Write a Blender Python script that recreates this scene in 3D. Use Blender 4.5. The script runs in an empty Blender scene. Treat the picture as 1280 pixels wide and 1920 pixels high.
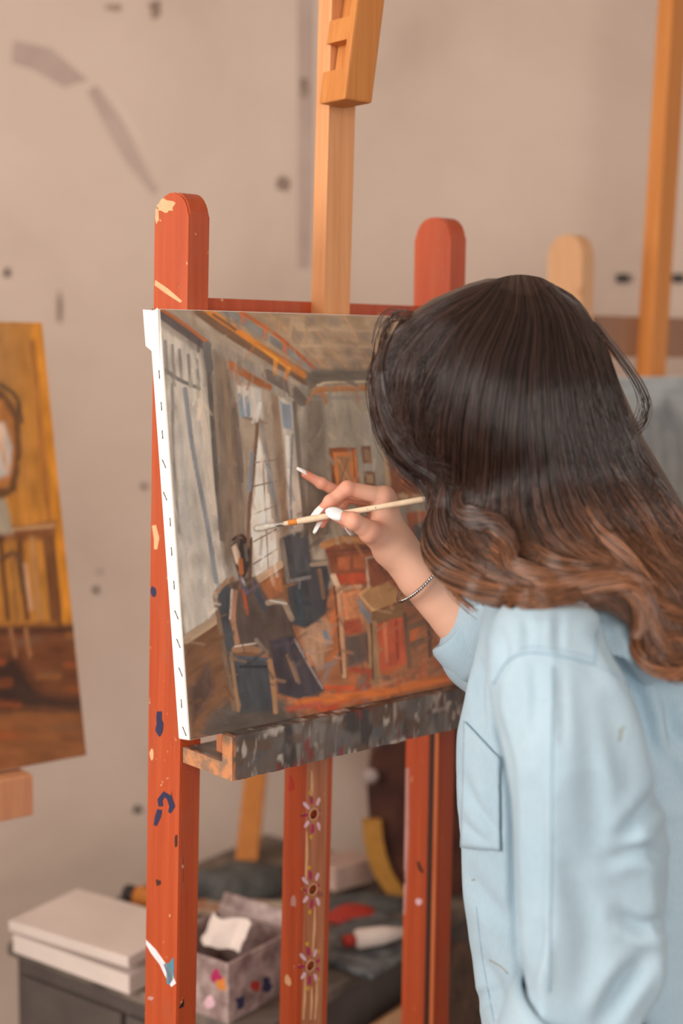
import bpy, bmesh, math, random
import numpy as np
from mathutils import Vector, Matrix
from mathutils.bvhtree import BVHTree

random.seed(7); RNG = np.random.default_rng(7)
scene = bpy.context.scene
COL = scene.collection

# ------------------------------------------------------------------ camera
F = 2667.0                       # focal length in pixels of the 1280x1920 frame (50 mm)
PITCH, ROLL = 6.3, 0.4
CAM = np.array([0.0, 0.0, 1.6])
_a = math.pi / 2 - math.radians(PITCH); _r = math.radians(ROLL)
CR = np.array([[1, 0, 0], [0, math.cos(_a), -math.sin(_a)], [0, math.sin(_a), math.cos(_a)]]) @ \
     np.array([[math.cos(_r), -math.sin(_r), 0], [math.sin(_r), math.cos(_r), 0], [0, 0, 1]])
cd = bpy.data.cameras.new('camera'); cam = bpy.data.objects.new('camera', cd); COL.objects.link(cam)
cd.sensor_fit = 'VERTICAL'; cd.sensor_height = 36.0; cd.lens = 50.0; cd.clip_start = 0.05
cam.matrix_world = Matrix.Translation(CAM.tolist()) @ Matrix(CR.tolist()).to_4x4()
cd.dof.use_dof = True; cd.dof.focus_distance = 1.66; cd.dof.aperture_fstop = 2.0
scene.camera = cam

# ------------------------------------------------------------------ world, lights, exposure
world = bpy.data.worlds.new('world'); scene.world = world; world.use_nodes = True
world.node_tree.nodes['Background'].inputs[0].default_value = (1.0, 0.93, 0.88, 1)
world.node_tree.nodes['Background'].inputs[1].default_value = 0.62


def area_light(name, loc, target, sx, sy, power, color):
    l = bpy.data.lights.new(name, 'AREA'); l.shape = 'RECTANGLE'; l.size = sx; l.size_y = sy
    l.energy = power; l.color = color
    o = bpy.data.objects.new(name, l); COL.objects.link(o); o.location = loc
    o.rotation_euler = (Vector(target) - Vector(loc)).to_track_quat('-Z', 'Y').to_euler()
    return o


area_light('window_daylight', (-2.75, 0.25, 1.95), (-.6, 1.0, 1.4), 2.0, 1.7, 95, (1.0, 0.95, 0.89))
area_light('added_rear_fill', (0.35, -2.28, 1.95), (0.2, 1.5, 1.3), 2.1, 1.7, 70, (1.0, 0.95, 0.90))  # added fill lamp behind the camera, brightens the canvas front
scene.view_settings.view_transform = 'Standard'; scene.view_settings.look = 'None'
scene.view_settings.gamma = 1.0; scene.view_settings.use_curve_mapping = False
scene.view_settings.exposure = 0.14


# ------------------------------------------------------------------ helpers: pixels, noise, colours
def ray(px, py):
    return CR @ np.array([(px - 640) / F, -(py - 960) / F, -1.0])


def P(px, py, d):
    return CAM + ray(px, py) * d


def to_px(p):
    q = (np.asarray(p) - CAM) @ CR
    return 640 + F * q[..., 0] / -q[..., 2], 960 - F * q[..., 1] / -q[..., 2]


def on_plane(px, py, pt, n):
    d = ray(px, py); t = np.dot(np.asarray(pt) - CAM, n) / np.dot(d, n)
    return CAM + d * t


def lin(c):
    c = np.asarray(c, float) / 255.0
    return np.where(c <= 0.04045, c / 12.92, ((c + 0.055) / 1.055) ** 2.4)


def _h(i, j, k, s):
    n = np.sin(i * 127.1 + j * 311.7 + k * 74.7 + s * 19.19) * 43758.5453
    return n - np.floor(n)


def vnoise(x, y, z, s=0):
    x, y, z = np.broadcast_arrays(x, y, z)
    i, j, k = np.floor(x), np.floor(y), np.floor(z)
    u, v, w = x - i, y - j, z - k
    u = u * u * (3 - 2 * u); v = v * v * (3 - 2 * v); w = w * w * (3 - 2 * w)
    r = 0
    for a in (0, 1):
        for b in (0, 1):
            for c in (0, 1):
                r = r + _h(i + a, j + b, k + c, s) * (u if a else 1 - u) * (v if b else 1 - v) * (w if c else 1 - w)
    return r


# ------------------------------------------------------------------ helpers: objects
WLOC = {}


def empty(name, loc):
    o = bpy.data.objects.new(name, None); COL.objects.link(o); o.location = [float(v) for v in loc]
    o.empty_display_size = 0.05; WLOC[o.name] = np.array(loc, float); return o


def tag(o, label, cat, group=None, kind=None):
    if label: o['label'] = label
    if cat: o['category'] = cat
    if group: o['group'] = group
    if kind: o['kind'] = kind
    return o


def mesh_obj(name, verts, faces, mat, parent=None, smooth=False, cols=None):
    verts = np.asarray(verts, float)
    if parent is not None: base = WLOC[parent.name]
    else:
        base = np.array([verts[:, 0].mean(), verts[:, 1].mean(), verts[:, 2].min()])
    me = bpy.data.meshes.new(name)
    v = verts - base
    if isinstance(faces, np.ndarray):
        nf, k = faces.shape
        me.vertices.add(len(v)); me.vertices.foreach_set('co', v.astype(np.float32).ravel())
        me.loops.add(nf * k); me.loops.foreach_set('vertex_index', faces.astype(np.int32).ravel())
        me.polygons.add(nf); me.polygons.foreach_set('loop_start', np.arange(0, nf * k, k, dtype=np.int32))
        me.update(calc_edges=True); me.validate()
    else:
        me.from_pydata(v.tolist(), [], faces)
    if smooth: me.polygons.foreach_set('use_smooth', np.ones(len(me.polygons), bool))
    if cols is not None:
        ca = me.color_attributes.new('Col', 'FLOAT_COLOR', 'POINT')
        c4 = np.ones((len(v), 4), np.float32); c4[:, :3] = cols; ca.data.foreach_set('color', c4.ravel())
    me.materials.append(mat)
    o = bpy.data.objects.new(name, me); COL.objects.link(o)
    if parent is not None: o.parent = parent
    else: o.location = base.tolist()
    WLOC[o.name] = base
    return o


class Fr:                                   # a local frame: right, back, up
    def __init__(s, o, x, y, z): s.o, s.x, s.y, s.z = [np.asarray(v, float) for v in (o, x, y, z)]

    def w(s, p):
        p = np.asarray(p, float); return s.o + p[..., 0:1] * s.x + p[..., 1:2] * s.y + p[..., 2:3] * s.z


WORLD = Fr((0, 0, 0), (1, 0, 0), (0, 1, 0), (0, 0, 1))


def bm_out(bm):
    bmesh.ops.recalc_face_normals(bm, faces=bm.faces)
    bm.verts.index_update()
    return np.array([v.co[:] for v in bm.verts]), [[v.index for v in f.verts] for f in bm.faces]


def box_geo(x0, x1, y0, y1, z0, z1, bev=0.0, seg=2):
    bm = bmesh.new()
    bmesh.ops.create_cube(bm, size=1.0)
    for v in bm.verts:
        v.co = Vector((x0 if v.co.x < 0 else x1, y0 if v.co.y < 0 else y1, z0 if v.co.z < 0 else z1))
    if bev: bmesh.ops.bevel(bm, geom=bm.edges[:], offset=bev, segments=seg, profile=0.5, affect='EDGES')
    r = bm_out(bm); bm.free(); return r


def box(name, fr, b, mat, parent=None, bev=0.002):
    v, f = box_geo(*b, bev=bev); return mesh_obj(name, fr.w(v), f, mat, parent)


def prism_geo(poly, h0, h1):                # poly (x,y) list extruded along z
    n = len(poly); v = [(x, y, h0) for x, y in poly] + [(x, y, h1) for x, y in poly]
    f = [list(range(n))[::-1], list(range(n, 2 * n))] + [[i, (i + 1) % n, n + (i + 1) % n, n + i] for i in range(n)]
    bm = bmesh.new(); vs = [bm.verts.new(p) for p in v]
    for q in f: bm.faces.new([vs[i] for i in q])
    r = bm_out(bm); bm.free(); return r


def tube_geo(pts, radii, n=10, caps=True):
    pts = np.asarray(pts, float); m = len(pts); radii = np.broadcast_to(radii, (m,))
    t = np.gradient(pts, axis=0); t /= np.linalg.norm(t, axis=1)[:, None]
    up = np.array([0, 0, 1.0]) if abs(t[0][2]) < .9 else np.array([1.0, 0, 0])
    a = np.cross(t, up); a /= np.linalg.norm(a, axis=1)[:, None]; b = np.cross(t, a)
    th = np.linspace(0, 2 * np.pi, n, endpoint=False)
    v = (pts[:, None] + radii[:, None, None] * (np.cos(th)[None, :, None] * a[:, None] + np.sin(th)[None, :, None] * b[:, None])).reshape(-1, 3)
    f = [[i * n + j, i * n + (j + 1) % n, (i + 1) * n + (j + 1) % n, (i + 1) * n + j] for i in range(m - 1) for j in range(n)]
    if caps: f += [list(range(n))[::-1], list(range((m - 1) * n, m * n))]
    return v, f


def tube(name, pts, radii, mat, parent=None, n=10):
    v, f = tube_geo(pts, radii, n); return mesh_obj(name, v, f, mat, parent, smooth=True)


def cut(obj, cutters):                      # real holes: boolean difference, applied
    for v, f in cutters:
        me = bpy.data.meshes.new('c'); me.from_pydata((np.asarray(v) - WLOC[obj.name]).tolist(), [], f)
        c = bpy.data.objects.new('c', me); COL.objects.link(c)
        c.matrix_world = Matrix.Translation(WLOC[obj.name].tolist())
        m = obj.modifiers.new('b', 'BOOLEAN'); m.operation = 'DIFFERENCE'; m.object = c; m.solver = 'EXACT'
        bpy.context.view_layer.update()
        ne = bpy.data.meshes.new_from_object(obj.evaluated_get(bpy.context.evaluated_depsgraph_get()))
        obj.modifiers.clear(); old = obj.data; obj.data = ne; ne.name = old.name; bpy.data.objects.remove(c)


def catmull(pts, n):
    pts = np.asarray(pts, float)
    q = np.vstack([2 * pts[0] - pts[1], pts, 2 * pts[-1] - pts[-2]]); m = len(pts) - 1
    u = np.linspace(0, m, n); i = np.minimum(u.astype(int), m - 1); t = (u - i)[:, None]
    p0, p1, p2, p3 = q[i], q[i + 1], q[i + 2], q[i + 3]
    return 0.5 * (2 * p1 + (p2 - p0) * t + (2 * p0 - 5 * p1 + 4 * p2 - p3) * t ** 2 + (3 * p1 - p0 - 3 * p2 + p3) * t ** 3)


# ------------------------------------------------------------------ helpers: signed distance modelling
def grid(lo, hi, h):
    ax = [np.arange(lo[k], hi[k] + h, h, dtype=np.float32) for k in range(3)]
    return np.meshgrid(*ax, indexing='ij'), np.array(lo, float), h


def cone(G, a, b, ra, rb):
    X, Y, Z = G; a = np.asarray(a, np.float32); d = np.asarray(b, np.float32) - a; L = float((d * d).sum()) + 1e-12
    x, y, z = X - a[0], Y - a[1], Z - a[2]
    t = np.clip((x * d[0] + y * d[1] + z * d[2]) / L, 0, 1)
    return np.sqrt((x - t * d[0]) ** 2 + (y - t * d[1]) ** 2 + (z - t * d[2]) ** 2) - (ra + (rb - ra) * t)


def chain(G, pts, rs):
    f = None
    for i in range(len(pts) - 1):
        c = cone(G, pts[i], pts[i + 1], rs[i], rs[i + 1]); f = c if f is None else smin(f, c, .003)
    return f


def ellips(G, c, axes, rad):                # axes rows: unit vectors
    X, Y, Z = G; x, y, z = X - c[0], Y - c[1], Z - c[2]
    s = 0
    for A, r in zip(axes, rad): s = s + ((x * A[0] + y * A[1] + z * A[2]) / r) ** 2
    return (np.sqrt(s) - 1) * min(rad)


def smin(a, b, k):
    h = np.clip(0.5 + 0.5 * (b - a) / k, 0, 1); return b + (a - b) * h - k * h * (1 - h)


def nets(f, lo, h):
    ins = f < 0
    nx, ny, nz = f.shape
    acc = np.zeros((nx - 1, ny - 1, nz - 1, 3), np.float32); cnt = np.zeros((nx - 1, ny - 1, nz - 1), np.float32)
    def sl(a, o): return a[o[0]:nx - 1 + o[0], o[1]:ny - 1 + o[1], o[2]:nz - 1 + o[2]]
    for ax in range(3):
        for b in (0, 1):
            for c in (0, 1):
                o0 = [0, 0, 0]; o0[(ax + 1) % 3] = b; o0[(ax + 2) % 3] = c; o1 = list(o0); o1[ax] = 1
                m = sl(ins, o0) != sl(ins, o1); A, B = sl(f, o0), sl(f, o1)
                t = np.where(m, A / np.where(m, A - B, 1), 0)
                for k in range(3): acc[..., k] += np.where(m, (t if k == ax else o0[k]), 0)
                cnt += m
    cell = cnt > 0; idx = np.full(cell.shape, -1, np.int64); idx[cell] = np.arange(cell.sum())
    ii = np.argwhere(cell); v = (ii + acc[cell] / cnt[cell][:, None]) * h + np.asarray(lo)
    faces = []
    for ax in range(3):
        a1, a2 = (ax + 1) % 3, (ax + 2) % 3
        s0 = [slice(1, -1)] * 3; s1 = [slice(1, -1)] * 3; s0[ax] = slice(0, -1); s1[ax] = slice(1, None)
        A = ins[tuple(s0)]; B = ins[tuple(s1)]
        for flip in (0, 1):
            e = np.argwhere((A & ~B) if not flip else (~A & B))
            off = np.ones(3, int); off[ax] = 0; e = e + off
            def g(d1, d2):
                q = e.copy(); q[:, a1] -= d1; q[:, a2] -= d2; return idx[q[:, 0], q[:, 1], q[:, 2]]
            q = np.stack([g(1, 1), g(0, 1), g(0, 0), g(1, 0)], 1)
            faces.append(q if not flip else q[:, ::-1])
    fa = np.vstack(faces); fa = fa[(fa >= 0).all(1)]
    return v, fa


# ------------------------------------------------------------------ materials
def new_mat(name):
    m = bpy.data.materials.new(name); m.use_nodes = True; nt = m.node_tree
    return m, nt, nt.nodes['Principled BSDF']


def ramp(nt, stops):
    r = nt.nodes.new('ShaderNodeValToRGB'); e = r.color_ramp.elements
    while len(e) < len(stops): e.new(0.5)
    for q, (p, c) in zip(e, stops): q.position = p; q.color = tuple(lin(c)) + (1,)
    return r


def coords(nt, scale=(1, 1, 1)):
    g = nt.nodes.new('ShaderNodeNewGeometry'); m = nt.nodes.new('ShaderNodeMapping')
    m.inputs['Scale'].default_value = scale; nt.links.new(g.outputs['Position'], m.inputs[0]); return m


def noise(nt, src, scale, detail=4, rough=.55, dist=0):
    n = nt.nodes.new('ShaderNodeTexNoise'); n.inputs['Scale'].default_value = scale; n.inputs['Detail'].default_value = detail
    n.inputs['Roughness'].default_value = rough; n.inputs['Distortion'].default_value = dist
    nt.links.new(src.outputs[0], n.inputs['Vector']); return n


def mix(nt, fac, a, b, mode='MIX'):
    m = nt.nodes.new('ShaderNodeMix'); m.data_type = 'RGBA'; m.blend_type = mode
    for s, v in ((m.inputs[0], fac), (m.inputs[6], a), (m.inputs[7], b)):
        if hasattr(v, 'outputs'): nt.links.new(v.outputs[2] if v.bl_idname == 'ShaderNodeMix' else v.outputs[0], s)
        elif isinstance(v, (int, float)): s.default_value = v
        else: s.default_value = tuple(lin(v)) + (1,)
    return m


def bump(nt, bs, src, strength, dist=.001):
    b = nt.nodes.new('ShaderNodeBump'); b.inputs['Strength'].default_value = strength; b.inputs['Distance'].default_value = dist
    nt.links.new(src.outputs[0], b.inputs['Height']); nt.links.new(b.outputs[0], bs.inputs['Normal'])


def mat_noise(name, c1, c2, scale=20, rough=.6, stretch=(1, 1, 1), lo=.35, hi=.65, bmp=0, spec=.3):
    m, nt, bs = new_mat(name); co = coords(nt, stretch); n = noise(nt, co, scale)
    r = ramp(nt, [(lo, c1), (hi, c2)]); nt.links.new(n.outputs[0], r.inputs[0]); nt.links.new(r.outputs[0], bs.inputs['Base Color'])
    bs.inputs['Roughness'].default_value = rough; bs.inputs['Specular IOR Level'].default_value = spec
    if bmp: bump(nt, bs, n, bmp)
    return m


def mat_wood(name, c1, c2, worn=None, rough=.55):
    m, nt, bs = new_mat(name); co = coords(nt, (60, 60, 2.5)); n = noise(nt, co, 1.5, 5, .6, .6)
    r = ramp(nt, [(.3, c1), (.7, c2)]); nt.links.new(n.outputs[0], r.inputs[0]); last = r
    if worn:
        c3 = coords(nt); n3 = noise(nt, c3, 9, 6, .7); r3 = ramp(nt, [(.60, (0, 0, 0)), (.68, (255, 255, 255))])
        nt.links.new(n3.outputs[0], r3.inputs[0]); last = mix(nt, r3, last, worn)
    nt.links.new(last.outputs[2] if last is not r else last.outputs[0], bs.inputs['Base Color'])
    bs.inputs['Roughness'].default_value = rough; bump(nt, bs, n, .25); return m


def mat_redpaint(name, c1, c2):
    m, nt, bs = new_mat(name)
    co = coords(nt, (70, 70, 3)); g = noise(nt, co, 1.2, 5, .6, .5)
    r = ramp(nt, [(.3, c1), (.7, c2)]); nt.links.new(g.outputs[0], r.inputs[0])
    c2_ = coords(nt, (1, 1, .55)); sm = noise(nt, c2_, 22, 5, .7)                # grimy smears
    rs = ramp(nt, [(.52, (0, 0, 0)), (.75, (165, 165, 165))]); nt.links.new(sm.outputs[0], rs.inputs[0])
    a = mix(nt, rs, r, (158, 96, 74))
    sp = noise(nt, coords(nt, (1, 1, .8)), 110, 3, .6)                            # fine splatter
    rp = ramp(nt, [(.70, (0, 0, 0)), (.73, (255, 255, 255))]); nt.links.new(sp.outputs[0], rp.inputs[0])
    b = mix(nt, rp, a, (214, 160, 120))
    dk = noise(nt, coords(nt, (1.3, 1, .5)), 60, 3, .6); rd = ramp(nt, [(.71, (0, 0, 0)), (.75, (200, 200, 200))])
    nt.links.new(dk.outputs[0], rd.inputs[0]); c = mix(nt, rd, b, (70, 40, 45))
    nt.links.new(c.outputs[2], bs.inputs['Base Color']); bs.inputs['Roughness'].default_value = .42
    bump(nt, bs, g, .2); return m


def mat_attr(name, rough=.6, spec=.3, bumpscale=0, bumpstr=0, stretch=(1, 1, 1)):
    m, nt, bs = new_mat(name); a = nt.nodes.new('ShaderNodeAttribute'); a.attribute_name = 'Col'
    nt.links.new(a.outputs['Color'], bs.inputs['Base Color']); bs.inputs['Roughness'].default_value = rough
    bs.inputs['Specular IOR Level'].default_value = spec
    if bumpscale: n = noise(nt, coords(nt, stretch), bumpscale, 3); bump(nt, bs, n, bumpstr)
    return m


def plain(name, c, rough=.5, metal=0, spec=.4):
    m, nt, bs = new_mat(name); co = coords(nt); n = noise(nt, co, 45, 3)
    c = np.array(c, float); r = ramp(nt, [(.3, np.clip(c * .94, 0, 255)), (.7, np.clip(c * 1.04, 0, 255))])
    nt.links.new(n.outputs[0], r.inputs[0]); nt.links.new(r.outputs[0], bs.inputs['Base Color'])
    bs.inputs['Roughness'].default_value = rough; bs.inputs['Metallic'].default_value = metal
    bs.inputs['Specular IOR Level'].default_value = spec; return m


def wall_mat():
    m, nt, bs = new_mat('plaster_wall'); co = coords(nt, (1, 1, 1)); n = noise(nt, co, 1.6, 6, .6, .4)
    r = ramp(nt, [(.3, (182, 161, 147)), (.5, (197, 176, 161)), (.72, (205, 185, 171))]); nt.links.new(n.outputs[0], r.inputs[0])
    n2 = noise(nt, coords(nt, (1, 1, .5)), 5, 5, .65); r2 = ramp(nt, [(.66, (0, 0, 0)), (.8, (120, 120, 120))])
    nt.links.new(n2.outputs[0], r2.inputs[0]); a = mix(nt, r2, r, (170, 148, 134))
    nt.links.new(a.outputs[2], bs.inputs['Base Color']); bs.inputs['Roughness'].default_value = .9
    bs.inputs['Specular IOR Level'].default_value = .15; bump(nt, bs, noise(nt, coords(nt), 30, 5), .15, .003); return m


M = dict(
    wall=wall_mat(), floor=mat_wood('floor_boards', (84, 62, 48), (104, 78, 60)),
    ceiling=mat_noise('ceiling_plaster', (215, 205, 195), (225, 215, 205), 3, .9),
    patch=mat_noise('plaster_patch', (170, 148, 138), (180, 159, 148), 8, .9),
    patch_light=mat_noise('plaster_patch_light', (200, 180, 168), (208, 189, 177), 8, .9),
    stain=mat_noise('wall_stain', (120, 100, 88), (160, 138, 124), 25, .9),
    dark=plain('dark_fitting', (48, 42, 40), .6),
    red=mat_redpaint('red_orange_paint', (170, 68, 34), (188, 84, 45)),
    red2=mat_redpaint('red_channel_paint', (158, 88, 58), (190, 128, 90)),
    wood=mat_wood('pale_pine', (206, 138, 86), (222, 160, 108)),
    wood2=mat_wood('ochre_pine', (190, 116, 50), (206, 134, 66)),
    tan=mat_wood('tan_wood', (200, 150, 108), (212, 166, 124), (176, 124, 88)),
    brownbar=mat_wood('brown_crossbar', (138, 98, 74), (156, 114, 86)),
    pinkwood=mat_wood('stained_wood', (196, 130, 98), (214, 156, 112), (178, 92, 66)),
    paint=mat_attr('oil_paint', .42, .4, 420, .12),
    ledge=mat_attr('caked_paint', .48, .45, 260, .3),
    canvas=mat_noise('primed_canvas', (236, 230, 222), (242, 237, 230), 300, .85, bmp=.1),
    staple=plain('steel_staple', (120, 115, 112), .35, .8),
    skin=mat_noise('skin', (228, 172, 146), (238, 188, 163), 18, .48, spec=.4),
    nail=plain('white_nail_polish', (245, 243, 243), .15, 0, .6),
    hair=mat_attr('brown_hair', .32, .8),
    trousers=mat_noise('dark_denim', (46, 50, 62), (56, 60, 74), 200, .85),
    shoe=plain('black_leather', (40, 36, 34), .4),
    silver=plain('silver', (205, 200, 196), .22, 1),
    handle=mat_wood('brush_handle', (226, 196, 164), (238, 212, 182)),
    ferrule=plain('brush_ferrule', (214, 208, 202), .25, .9),
    bristle=mat_noise('brush_bristle', (196, 186, 172), (220, 212, 200), 200, .7),
    cabinet=mat_noise('grey_cabinet', (84, 74, 70), (96, 86, 81), 12, .7),
    cabtop=mat_noise('painted_table_top', (86, 78, 72), (132, 118, 106), 14, .6),
    card=mat_noise('white_card', (222, 206, 196), (230, 214, 204), 10, .8),
)


def shirt_mat():
    m, nt, bs = new_mat('blue_cotton'); n = noise(nt, coords(nt), 6, 5, .6)
    r = ramp(nt, [(.35, (166, 191, 206)), (.65, (177, 201, 215))]); nt.links.new(n.outputs[0], r.inputs[0])
    w = noise(nt, coords(nt, (1, 1, .12)), 900, 2); r2 = ramp(nt, [(.3, (243, 243, 243)), (.7, (255, 255, 255))])
    nt.links.new(w.outputs[0], r2.inputs[0]); a = mix(nt, 1.0, r, r2, 'MULTIPLY')
    nt.links.new(a.outputs[2], bs.inputs['Base Color']); bs.inputs['Roughness'].default_value = .85
    bs.inputs['Specular IOR Level'].default_value = .2; bs.inputs['Sheen Weight'].default_value = .15
    bump(nt, bs, noise(nt, coords(nt), 1400, 2), .12, .0006); return m


M['shirt'] = shirt_mat()
M['bead'] = mat_wood('worn_red_edge', (196, 92, 46), (214, 122, 72))
M['seam'] = mat_noise('shirt_seam', (140, 168, 188), (150, 178, 196), 300, .9)
M['mark'] = mat_noise('shirt_paint_stain', (140, 142, 132), (160, 162, 152), 60, .9)
for nm, c in dict(navy=(44, 46, 78), white=(226, 222, 226), teal=(86, 132, 150), magenta=(176, 40, 92), pinkpale=(228, 186, 196), yellow=(214, 160, 46),
                  chip=(222, 172, 128), black=(40, 34, 34), bluegrey=(186, 138, 130), red=(176, 52, 40), ochre=(176, 124, 52), darkbrown=(70, 40, 32),
                  pinkbox=(190, 160, 146), grey=(108, 108, 106), smoke=(164, 146, 142), orange=(212, 130, 56)).items():
    M['p_' + nm] = plain('paint_' + nm, c, .55)

# ------------------------------------------------------------------ room shell
WY = 3.12
tag(box('floor', WORLD, (-3.2, 3.4, -2.2, WY + .2, -.1, 0), M['floor'], bev=0), None, None, kind='structure')
wall = tag(box('wall_back', WORLD, (-3.2, 3.4, WY, WY + .2, 0, 3.3), M['wall'], bev=0), None, None, kind='structure')
tag(box('ceiling', WORLD, (-3.2, 3.4, -2.2, WY + .2, 3.3, 3.4), M['ceiling'], bev=0), None, None, kind='structure')
lw = empty('wall_left', (-2.6, .6, 0)); tag(lw, None, None, kind='structure')
for b in ((-2.75, -2.6, -2.2, -.8, 0, 3.3), (-2.75, -2.6, 1.35, WY, 0, 3.3), (-2.75, -2.6, -.8, 1.35, 0, 1.0), (-2.75, -2.6, -.8, 1.35, 2.9, 3.3)):
    box('wall_section', WORLD, b, M['wall'], lw, bev=0)
rw = empty('wall_rear', (.3, -2.1, 0)); tag(rw, None, None, kind='structure')
for b in ((-2.75, -.75, -2.25, -2.1, 0, 3.3), (1.45, 3.4, -2.25, -2.1, 0, 3.3), (-.75, 1.45, -2.25, -2.1, 0, 1.0), (-.75, 1.45, -2.25, -2.1, 2.9, 3.3)):
    box('wall_section', WORLD, b, M['wall'], rw, bev=0)
w2 = empty('added_rear_window', (.35, -2.16, 1.0)); tag(w2, None, None, kind='structure')  # unseen window, added to go with the rear fill lamp
for b in ((-.75, -.69, -2.2, -2.13, 1, 2.9), (1.39, 1.45, -2.2, -2.13, 1, 2.9), (-.69, 1.39, -2.2, -2.13, 1, 1.06), (-.69, 1.39, -2.2, -2.13, 2.84, 2.9), (.33, .37, -2.19, -2.14, 1.06, 2.84)):
    box('window_frame', WORLD, b, M['canvas'], w2)
wn = empty('window_1', (-2.66, .27, 1.0)); tag(wn, None, None, kind='structure')
for b in ((-2.7, -2.63, -.8, -.74, 1, 2.9), (-2.7, -2.63, 1.29, 1.35, 1, 2.9), (-2.7, -2.63, -.74, 1.29, 1, 1.06), (-2.7, -2.63, -.74, 1.29, 2.84, 2.9), (-2.69, -2.64, .25, .30, 1.06, 2.84)):
    box('window_frame', WORLD, b, M['canvas'], wn)


def decal(name, px, plane, n, mat, parent, th=.0004, lift=0.0, clip=None):      # thin flat patch of paint lying on a plane
    p = np.array([on_plane(x, y, plane, n) for x, y in px]); n = np.asarray(n, float) / np.linalg.norm(n)
    if clip:                                  # keep the mark on its face: (frame, axis, low, high)
        fr, ax, lo, hi = clip; A = (fr.x, fr.y)[ax]; t = (p - fr.o) @ A
        p = p + (np.clip(t, lo, hi) - t)[:, None] * A
    if np.dot(n, CAM - p[0]) < 0: n = -n
    k = len(p); v = np.vstack([p + n * (lift - .0002), p + n * (lift + th)])
    f = [list(range(k, 2 * k))] + [[i, (i + 1) % k, k + (i + 1) % k, k + i] for i in range(k)]
    return mesh_obj(name, v, f, mat, parent)


def blob(cx, cy, rx, ry, n=14, jag=.25, seed=0, rot=0):
    r = random.Random(seed); out = []
    for i in range(n):
        a = 2 * math.pi * i / n; k = 1 + r.uniform(-jag, jag); x, y = rx * k * math.cos(a), ry * k * math.sin(a)
        out.append((cx + x * math.cos(rot) - y * math.sin(rot), cy + x * math.sin(rot) + y * math.cos(rot)))
    return [tuple(q) for q in catmull(out + out[:1], 3 * n + 1)[:-1]]


def band(pts, w):                             # a ribbon outline around a pixel polyline
    p = np.asarray(pts, float); t = np.gradient(p, axis=0); t /= np.linalg.norm(t, axis=1)[:, None]
    nrm = np.stack([-t[:, 1], t[:, 0]], 1); w = np.broadcast_to(np.asarray(w, float), (len(p),))[:, None] / 2
    return [tuple(q) for q in np.vstack([p + nrm * w, (p - nrm * w)[::-1]])]


WN = (0, -1, 0); WP = (0, WY, 0)
decal('plaster_patch', [(25, 75), (95, 90), (165, 150), (120, 165), (60, 130), (20, 118)], WP, WN, M['patch'], wall)
decal('plaster_patch', band([(172, 165), (215, 235), (250, 300), (292, 362)], [22, 34, 30, 14]), WP, WN, M['patch'], wall)
decal('plaster_patch', band([(573, -20), (573, 200), (572, 380), (570, 505)], [32, 30, 28, 24]), WP, WN, M['patch'], wall)
decal('plaster_patch', band([(205, 165), (245, 232), (268, 272)], [5, 7, 4]), WP, WN, M['patch_light'], wall)
for i, (x, y, rx, ry) in enumerate(((13, 512, 6, 9), (180, 1106, 6, 7), (258, 1518, 8, 8), (290, 18, 12, 18), (215, 15, 16, 8), (570, 165, 8, 16), (530, 345, 12, 16), (112, 575, 6, 34), (270, 912, 7, 7), (188, 1072, 5, 5))):
    decal('wall_stain', blob(x, y, rx, ry, 12, .3, i), WP, WN, M['dark'] if i in (0, 1, 2) else M['stain'], wall, lift=.0007)
for x in (1166, 1270):
    c = on_plane(x, 522, WP, WN)
    so = tag(box('wall_socket', Fr(c, (1, 0, 0), (0, 1, 0), (0, 0, 1)), (-.014, .014, -.012, .001, -.009, .009), M['dark'], bev=.003),
             'small black socket fixed to the beige plaster wall behind the pale easel', 'wall socket', 'black wall sockets')

# ------------------------------------------------------------------ painting on canvas (paint laid on as colour with relief)
def soft_poly(X, Y, pts, s):
    p = np.asarray(pts, float); ins = np.zeros(X.shape, bool); d = np.full(X.shape, 1e9)
    for (x0, y0), (x1, y1) in zip(p, np.roll(p, -1, 0)):
        if y0 != y1:
            c = ((y0 > Y) != (y1 > Y)) & (X < (x1 - x0) * (Y - y0) / (y1 - y0) + x0); ins ^= c
        dx, dy = x1 - x0, y1 - y0; t = np.clip(((X - x0) * dx + (Y - y0) * dy) / (dx * dx + dy * dy + 1e-9), 0, 1)
        d = np.minimum(d, np.hypot(X - x0 - t * dx, Y - y0 - t * dy))
    return np.clip(.5 + np.where(ins, d, -d) / (2 * s), 0, 1)


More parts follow.
